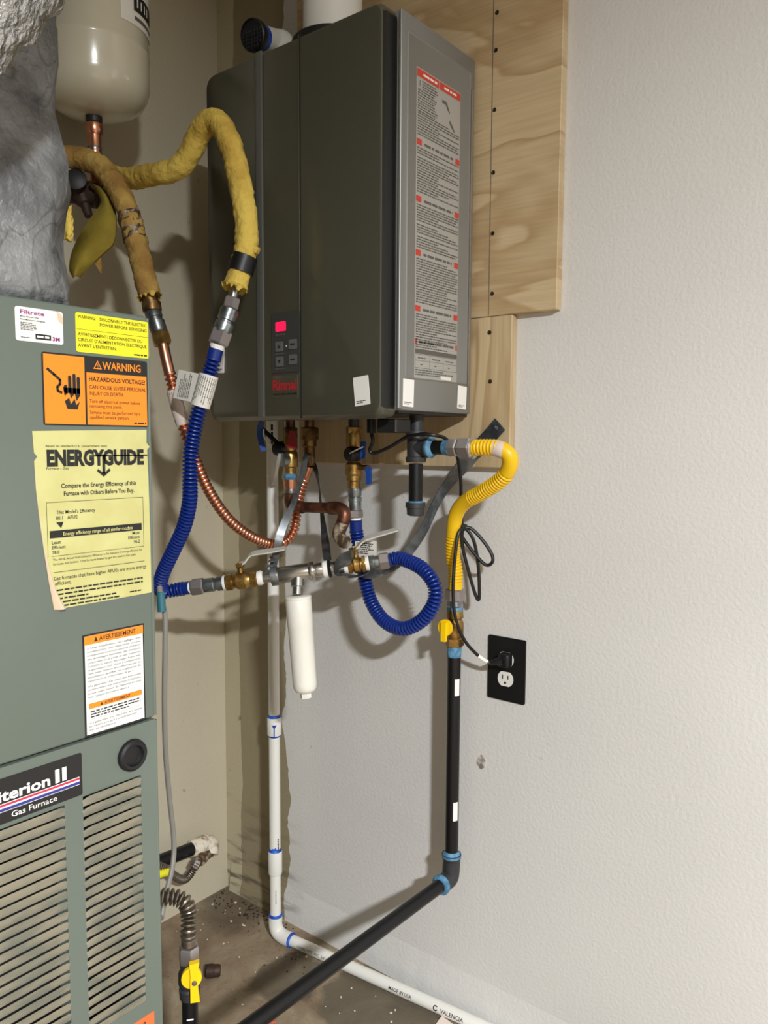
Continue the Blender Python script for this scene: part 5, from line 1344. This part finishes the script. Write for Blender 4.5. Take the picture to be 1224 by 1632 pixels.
add_text(bm, FPl, 'furnaces and boilers. Only furnaces fueled by gas are used in this scale.', x+w*.13, zf(.752), h*.013, D, width=w*.74)
add_rect(bm, FPl, x+w*.13, zf(.795), x+w*.95, zf(.7925), D)
add_text(bm, FPl, 'Gas furnaces that have higher AFUEs are more energy', x+w*.13, zf(.838), h*.022, D, width=w*.84, bold=.004)
add_text(bm, FPl, 'efficient.', x+w*.14, zf(.868), h*.022, D, bold=.004)
for k, (a, b) in enumerate(((.15, .93), (.16, .93), (.17, .42))): add_dashes(bm, FPl, x+w*a, x+w*b, zf(.902+.024*k), h*.009, D)
for k, (a, b) in enumerate(((.20, .68), (.21, .70))): add_dashes(bm, FPl, x+w*a, x+w*b, zf(.972+.022*k), h*.009, D)
add_dashes(bm, FPl, x+w*.80, x+w*.92, zf(.978), h*.008, D)
obj('lettering', bm, M['ink'], o, label='black lettering', smooth=False)
bm = bmesh.new(); add_text(bm, FPl, 'Energy efficiency range of all similar models', cx_, zf(.588), h*.021, D+.0003, width=w*.62, align='CENTER', bold=.012)
obj('lettering', bm, M['energy'], o, label='pale lettering in the black bar', smooth=False)
# French warning sticker
o, x, y, w, h = label('french_sticker', (0.7300, -0.8387, 0.9786), (0.7300, -0.7500, 0.8472), M['ink'], 'white sticker with orange headings and French warning text, above the seam', .0008)
zt_ = y+h
yl = V((0.7300, -0.8410, 0.8466)).z
bm = bmesh.new(); add_rect(bm, FPl, x+w*.025, y+h*.022, x+w*.975, y+h*.985, E1)
obj('white_field', bm, M['whitelabel'], o, smooth=False)
for (a, b, c, d) in ((.02, .90, .98, .985), (.065, .272, .935, .325)):
    bm = bmesh.new(); add_rect(bm, FPl, x+w*a, y+h*b, x+w*c, y+h*d, E1+.0003)
    obj('orange_heading', bm, M['orangelabel'], o, smooth=False)
bm = bmesh.new()
add_text(bm, FPl, 'AVERTISSEMENT', x+w*.25, y+h*.922, h*.045, E1+.0006, width=w*.60, bold=.012)
add_flat(bm, FPl, ((x+w*.17, y+h*.92), (x+w*.23, y+h*.92), (x+w*.20, y+h*.968)), E1+.0006)
add_text(bm, FPl, 'AVERTISSEMENT', x+w*.31, y+h*.285, h*.03, E1+.0006, width=w*.43, bold=.012)
add_flat(bm, FPl, ((x+w*.245, y+h*.284), (x+w*.285, y+h*.284), (x+w*.265, y+h*.316)), E1+.0006)
fr_ = ["\u00ab Une installation, un r\u00e9glage, une", "modification, une r\u00e9paration ou une", "maintenance incorrects peuvent entra\u00eener", "des dommages mat\u00e9riels, des blessures", "corporelles ou la perte de vies humaines.", "Consulter le manuel des usagers fourni avec", "ce g\u00e9n\u00e9rateur d'air chaud. L'installation et", "l'entretien doivent \u00eatre effectu\u00e9s par un", "installateur qualifi\u00e9, un organisme de", "maintenance ou le fournisseur de gaz.\u00bb"]
for k, s in enumerate(fr_): add_text(bm, FPl, s, x+w*.06, y+h*(.855-.0355*k), h*.021, E1+.0003, width=w*(.87 if k < 9 else .74), bold=.004)
fr_ = ["\u00abCe g\u00e9n\u00e9rateur d'air chaud doit \u00eatre install\u00e9", "conform\u00e9ment aux instructions du fabricant", "et aux codes locaux. En l'absence de code", "local, respecter la norme en vigueur.\u00bb"]
for k, s in enumerate(fr_): add_text(bm, FPl, s, x+w*.06, y+h*(.485-.0355*k), h*.021, E1+.0003, width=w*(.87 if k < 3 else .66), bold=.004)
for k in range(3): add_dashes(bm, FPl, x+w*.09, x+w*.91, y+h*(.235-.026*k), h*.013, E1+.0003, (1, 1, .75)[k])
for a, b, c, d in ((.065, .165, .067, .325), (.933, .165, .935, .325), (.065, .165, .935, .167)): add_rect(bm, FPl, x+w*a, y+h*b, x+w*c, y+h*d, E1+.0003)
fr_ = ["\u00abCe g\u00e9n\u00e9rateur d'air chaud doit \u00eatre install\u00e9", "de mani\u00e8re \u00e0 ce qu'il y ait suffisamment", "d'air de ventilation.\u00bb"]
for k, s in enumerate(fr_): add_text(bm, FPl, s, x+w*.06, y+h*(.125-.034*k), h*.019, E1+.0003, width=w*(.87, .78, .42)[k], bold=.004)
obj('lettering', bm, M['ink'], o, label='black lettering', smooth=False)
# name plate
yr = V((0.7300, -0.8448, 0.8055)).y; zt_ = V((0.7300, -0.8441, 0.8305)).z; zb_ = V((0.7300, -0.8457, 0.7764)).z
o = obj('name_plate', prism(rrect(.155, zt_-zb_, .002, 3), (FX-.0001, yr-.0775, (zt_+zb_)/2), (0, 1, 0), (0, 0, 1), .0012), M['ink'], F_, label='black name plate with white lettering and coloured stripes', smooth=False)
h = zt_-zb_
bm = bmesh.new()
yt = V((0.7300, -0.8870, 0.8077)).y; ya_ = V((0.7300, -0.8805, 0.8095)).y; yb_ = V((0.7300, -0.8658, 0.8085)).y
add_text(bm, FPl, 'Criterion', yt-.090, zb_+h*.50, h*.25, .0016, width=.090, bold=.03)
add_text(bm, FPl, 'II', ya_, zb_+h*.50, h*.31, .0016, width=yb_-ya_, bold=.03)
yg0, yg1 = V((0.7300, -0.9353, 0.7902)).y, V((0.7300, -0.8790, 0.7811)).y
add_text(bm, FPl, 'Gas Furnace', yg0, zb_+h*.085, h*.135, .0016, width=yg1-yg0, bold=.008)
add_rect(bm, FPl, yr-.152, zb_+h*.265, yr-.004, zb_+h*.45, .0015)
obj('lettering', bm, M['whitelabel'], o, label='white lettering', smooth=False)
bm = bmesh.new(); add_rect(bm, FPl, yr-.152, zb_+h*.385, yr-.004, zb_+h*.435, .0019)
obj('red_stripe', bm, M['crimson'], o, smooth=False)
bm = bmesh.new(); add_rect(bm, FPl, yr-.152, zb_+h*.28, yr-.004, zb_+h*.345, .0019)
obj('blue_stripe', bm, M['navy'], o, smooth=False)
# red-orange sticker at the foot
yr = V((0.7300, -0.7470, 0.4267)).y; zt_ = V((0.7300, -0.7470, 0.4277)).z
o = obj('service_sticker', box2((FX-.0001, yr-.09, zt_-.055), (FX+.0007, yr, zt_)), M['redorange'], F_, label='red orange sticker below the louvers', smooth=False)
bm = bmesh.new(); add_text(bm, FPl, 'FOR', yr-.028, zt_-.0125, .006, .0010, bold=.02); add_text(bm, FPl, 'CONTACT', yr-.030, zt_-.0225, .006, .0010, width=.026, bold=.02)
for k in range(3): add_dashes(bm, FPl, yr-.085, yr-.006, zt_-.032-.007*k, .003, .0010)
obj('lettering', bm, M['ink'], o, smooth=False)

# ------------------------------------------------------------------ plenum wrap and foil duct above the furnace
pr = V((0.7540, -0.8587, 1.3850)); pr2 = V((0.7378, -0.8450, 1.6206))
t = thing('wrapped_plenum', 'duct plenum wrapped in crumpled grey foil insulation standing on the furnace', 'duct', (.4, -1.1, FZT))
bm = bmesh.new(); nz = 40; yR = -.811; xF = .705
rnd = random.Random(2)
prof = rrect(1.0, 1.0, .10, 4)
rings = []
for i in range(nz+1):
    z_ = FZT+.001+(2.55-FZT)*i/nz
    bul = .006*math.sin(i*.5)+.004*math.sin(i*1.3+1)
    wx, wy = .56+bul, .46+bul
    ring = []
    # subdivide the outline for a crumpled skin
    big = []
    for a, b in zip(prof, prof[1:]+prof[:1]):
        L_ = math.hypot(a[0]-b[0], a[1]-b[1]); m_ = max(1, int(L_/.06))
        for k in range(m_): big.append((a[0]+(b[0]-a[0])*k/m_, a[1]+(b[1]-a[1])*k/m_))
    for k, (a, b) in enumerate(big):
        d = .004*math.sin(k*1.7+i*.6)+.003*math.sin(k*.8-i*1.1)+rnd.uniform(-.0015, .0015)
        s = 1+d*4
        ring.append(bm.verts.new((xF-.28+a*wx*s, yR-.23+b*wy*s, z_)))
    rings.append(ring)
for a, b in zip(rings, rings[1:]):
    n = len(a)
    for k in range(n): bm.faces.new((a[k], a[(k+1) % n], b[(k+1) % n], b[k]))
bm.faces.new(rings[0][::-1]); bm.faces.new(rings[-1])
obj('insulation_wrap', bm, M['plenum'], t, angle=180)
fr0 = [V(p) for p in ((0.5212, -0.7190, 1.5869), (0.5241, -0.7209, 1.5505), (0.5270, -0.7227, 1.5140))]
obj('frayed_edge', lumpy(((0.5508, -0.7381, 1.5507), (0.5526, -0.7387, 1.5330), (0.5544, -0.7394, 1.5134), (0.5544, -0.7407, 1.5028)), .0055, .004), M['insulbright'], t, label='yellow fibres showing at the edge of the wrap')
t = thing('foil_duct', 'shiny crinkled foil duct crossing in front of the plenum at the top left corner', 'duct', (0.8023, -0.9379, 1.6463))
P_ = resample(smooth_path(((0.7742, -1.0759, 1.5287), (0.8250, -1.0297, 1.5816), (0.8473, -0.9929, 1.6378), (0.8556, -0.9533, 1.7029), (0.8549, -0.9055, 1.7905)), 16), .006)
bm = tube(P_, .055, 64)
rnd = random.Random(4)
for v in bm.verts:
    c = v.co
    d = .0035*math.sin(c.x*90+c.z*150)+.003*math.sin(c.y*120-c.z*110+1)+rnd.uniform(-.0022, .0022)
    v.co += v.normal*0 + Vector((d, -d, d*.5))
obj('foil_skin', bm, M['foil'], t, angle=25)

# ------------------------------------------------------------------ grey thermostat cable beside the furnace
t = thing('grey_cable', 'grey cable hanging down along the right edge of the furnace', 'cable', (0.5925, -0.6201, 0.8269))
obj('cable', tube(smooth_path(((0.5682, -0.6083, 0.9885), (0.5803, -0.6141, 0.9656), (0.5862, -0.6117, 0.9458), (0.5897, -0.6156, 0.8863), (0.5854, -0.6155, 0.8037), (0.5754, -0.6078, 0.7160), (0.5681, -0.5969, 0.6360), (0.5701, -0.5912, 0.5588), (0.5789, -0.6011, 0.5226), (0.5902, -0.6212, 0.4927), (0.6024, -0.6403, 0.4641), (0.6163, -0.6580, 0.4367), ((0.6182, -0.6632, 0.3777)[0], (0.6182, -0.6632, 0.3777)[1], .08), ((0.6182, -0.6632, 0.3777)[0], (0.6182, -0.6632, 0.3777)[1], .004)), 8), .0042, 10), M['cablegrey'], t)
obj('teal_tape', tube(((0.5828, -0.6166, 0.9824), (0.5862, -0.6174, 0.9518)), .0065, 12), M['teal'], t, label='teal tape at the top of the cable')

# ------------------------------------------------------------------ black gas pipe at the foot of the left wall
t = thing('wall_gas_pipe', 'black gas pipe low on the left wall with an elbow caked in white dope', 'pipe', (0.0550, -0.1718, 0.1846))
g0, g1, g2_, g3 = [V(p) for p in ((0.0550, -0.3262, 0.2062), (0.0550, -0.1560, 0.1912), (0.0550, -0.1201, 0.1948), (0.0700, -0.1183, 0.1806))]
obj('pipe', tube((g0+(g0-g1)*1.5, g1), .0165, 20), M['iron'], t)
obj('pipe_support', box(g0+(g0-g1)*.6+Vector((-.027, 0, 0)), (.06, .02, .03)), M['ironfit'], t)
obj('caked_collar', seglathe(g1-(g1-g0).normalized()*.006, g1+(g1-g0).normalized()*.020, [(0, .0185), (.2, .0215), (.9, .0225), (1, .020)], 18), M['dope'], t)
dv = (g1-g0).normalized()
el = g1+dv*.036
obj('elbow', tube(smooth_path((g1+dv*.014, el+dv*.002, el+dv*.016+Vector((.004, 0, -.010)), el+dv*.012+Vector((.010, -.004, -.026))), 7), [.0225]*8+[.0235]*7+[.0215]*7, 20), M['dope'], t)
ld = V((0.0850, -0.1722, 0.1688))
obj('reducer', seglathe(el+dv*.008+Vector((.008, -.003, -.020)), ld, [(0, .016), (.4, .014), (.45, .0165), (.7, .0165), (.75, .012), (1, .012)], 16), M['corroded'], t)
t = thing('corrugated_gas_tube', 'thin corrugated steel tube curling under the caked elbow on the left wall', 'hose', ld)
obj('tube', corrugated([ld+Vector((.001, .004, .004)), (0.0900, -0.1918, 0.1530), (0.0950, -0.2166, 0.1497), (0.1000, -0.2476, 0.1749), (0.1000, -0.2687, 0.2001), (0.1000, -0.3136, 0.2351)],   .0078, .0026, .0062, 14), M['flexsteel'], t)
obj('flare_nut', hexnut(ld+Vector((0, .006, .006)), ld+Vector((0, -.008, -.010)), .0125), M['nutgrey'], t)
obj('yellow_tape', tube(smooth_path(((0.1030, -0.2639, 0.1943), (0.1040, -0.2788, 0.1997), (0.1050, -0.3006, 0.2034)), 4), .0105, 12), M['yellowlabel'], t, label='scrap of yellow tape')

# ------------------------------------------------------------------ gas valve in front of the furnace
vx = V((0.6895, -0.6548, 0.4052)); LX, LY = vx.x, vx.y
zl = [V(p).z for p in ((0.6861, -0.6510, 0.4623), (0.6868, -0.6518, 0.4508), (0.6879, -0.6530, 0.4318), (0.6912, -0.6567, 0.3766))]
t = thing('gas_valve', 'gas valve with a long yellow lever handle on a black pipe by the furnace foot', 'valve', (LX, LY, 0))
c1 = Vector((LX, LY, 0))
obj('riser_pipe', vert(c1, 0, zl[3]+.004, [(0, .0120), (1, .0120)], 20), M['iron'], t)
obj('valve_body', vert(c1, zl[3], zl[2]+.002, [(0, .0150), (.25, .0160), (.3, .0130), (.4, .0165), (.7, .0165), (.8, .0130), (1, .0140)], 20), M['ironfit'], t)
hc = V((0.7105, -0.6684, 0.4203)); vd3 = Vector(((1.6222, -1.3607, 1.2202)[0]-LX, (1.6222, -1.3607, 1.2202)[1]-LY, 0)).normalized(); hu = Vector((0, 0, 1)).cross(vd3)
hc2 = Vector((LX, LY, hc.z))+vd3*.016+hu*.003
hb = obj('handle', prism([(.0150*math.cos(a), .0160*math.sin(a)) for a in [math.radians(k*18) for k in range(20)]], hc2, hu, (0, 0, 1), .006), M['yellow'], t, label='yellow plastic lever handle')
obj('handle_grip', prism([(a+.003, b) for a, b in ((-.0060, .026), (.0085, .028), (.0060, .012), (.0060, -.010), (.0085, -.034), (-.0050, -.034), (-.0050, -.008), (-.0045, .010))], hc2+vd3*.004, hu, (0, 0, 1), .009), M['yellow'], hb)
obj('handle_screw', lathe(hc2+vd3*.0130+hu*.004+Vector((0, 0, -.003)), vd3, [(-.001, .0042), (.0014, .0038), (.002, .001)], 12), M['galv'], hb, label='silver screw')
obj('pipe_mark', box(Vector((LX, LY, V((0.7033, -0.6631, 0.3478)).z))+vd3*.0122, (.010, .0006, .002), frame(hu, vd3)), M['whitelabel'], t, smooth=False)
t = thing('corrugated_gas_hose', 'corrugated steel gas hose bending from the furnace down to the yellow lever valve', 'hose', (LX, LY, zl[0]))
zh = V((0.6820, -0.6479, 0.5193)).z
hp = [(0.6409, -0.6913, 0.5362), (0.6562, -0.6732, 0.5325), (0.6673, -0.6586, 0.5278), (0.6783, -0.6508, 0.5193), (0.6830, -0.6490, 0.5022), (LX, LY, V((0.6850, -0.6498, 0.4813)).z), (LX, LY, zl[0]-.002)]
obj('tube', corrugated(hp, .0096, .0032, .0070, 16, 0, .010), M['flexsteel'], t)
obj('flare_nut', hexnut((LX, LY, zl[2]), (LX, LY, zl[0]-.004), .0158), M['nutgrey'], t)

# ------------------------------------------------------------------ on the floor
pc = V((0.2647, -0.2668, 0.0120))
t = thing('plumbing_fitting', 'small rusty brown pipe cap lying on the concrete floor', 'fitting', (pc.x, pc.y, 0))
obj('cap', seglathe((pc.x-.014, pc.y-.012, .0150), (pc.x+.010, pc.y+.012, .0150), [(0, .011), (.1, .0145), (.55, .0150), (.6, .0135), (.85, .0135), (1, .012)], 18), M['rust'], t)
q = V((0.7435, -0.0454, 0.0040)); q1 = V((0.7496, -0.0867, 0.0040)); q2 = V((0.7863, -0.0526, 0.0040))
t = thing('board_scrap', 'corner of a pale pink board lying on the floor against the drain pipe', 'board', (q.x, q.y, 0))
da, db = (q1-q).normalized(), (q2-q).normalized()
bm = bmesh.new()
o_ = [q, q+da*.22, q+da*.22+db*.16, q+db*.16]
lo4 = [bm.verts.new((p.x, p.y, .0005)) for p in o_]; hi4 = [bm.verts.new((p.x, p.y, .006)) for p in o_]
bm.faces.new(lo4[::-1]); bm.faces.new(hi4)
for k in range(4): bm.faces.new((lo4[k], lo4[(k+1) % 4], hi4[(k+1) % 4], hi4[k]))
obj('board', bm, M['pinkpaper'], t, smooth=False)
# crumbs
rnd = random.Random(9)
def crumbs(name, m, lst, r0, r1, label):
    b_ = bmesh.new()
    for (px_, py_) in lst:
        s = rnd.uniform(r0, r1)
        add_box(b_, (px_, py_, s*.3), (s*rnd.uniform(.7, 1.8), s, s*.6), Matrix.Rotation(rnd.uniform(0, 3), 3, 'Z'), s*.15, 1)
    o_ = obj(name, b_, m, label=label, cat='debris', kind='stuff', smooth=False)
    return o_
pts = []
for k in range(150):
    x_ = rnd.uniform(.02, .75); y_ = -abs(rnd.gauss(0, .14))-.035
    if y_ > -.45: pts.append((x_, y_))
crumbs('white_debris', M['fleck'], pts[:70], .0015, .0045, 'tiny white plaster crumbs scattered on the concrete floor')
cr = [(rnd.uniform(.01, .28), -.02-abs(rnd.gauss(0, .035))) for k in range(120)]+[(rnd.uniform(.3, .46), rnd.uniform(-.17, -.10)) for k in range(12)]
crumbs('dark_debris', M['rust'], cr, .0012, .0042, 'dark grit and dirt crumbs in the corner of the floor')
bq = V((0.4554, -0.2805, 0.0030))
crumbs('brick_debris', M['orangebit'], [(bq.x+rnd.uniform(-.02, .02), bq.y+rnd.uniform(-.012, .012)) for k in range(9)], .004, .010, 'brick red crumbs on the floor under the black gas pipe')
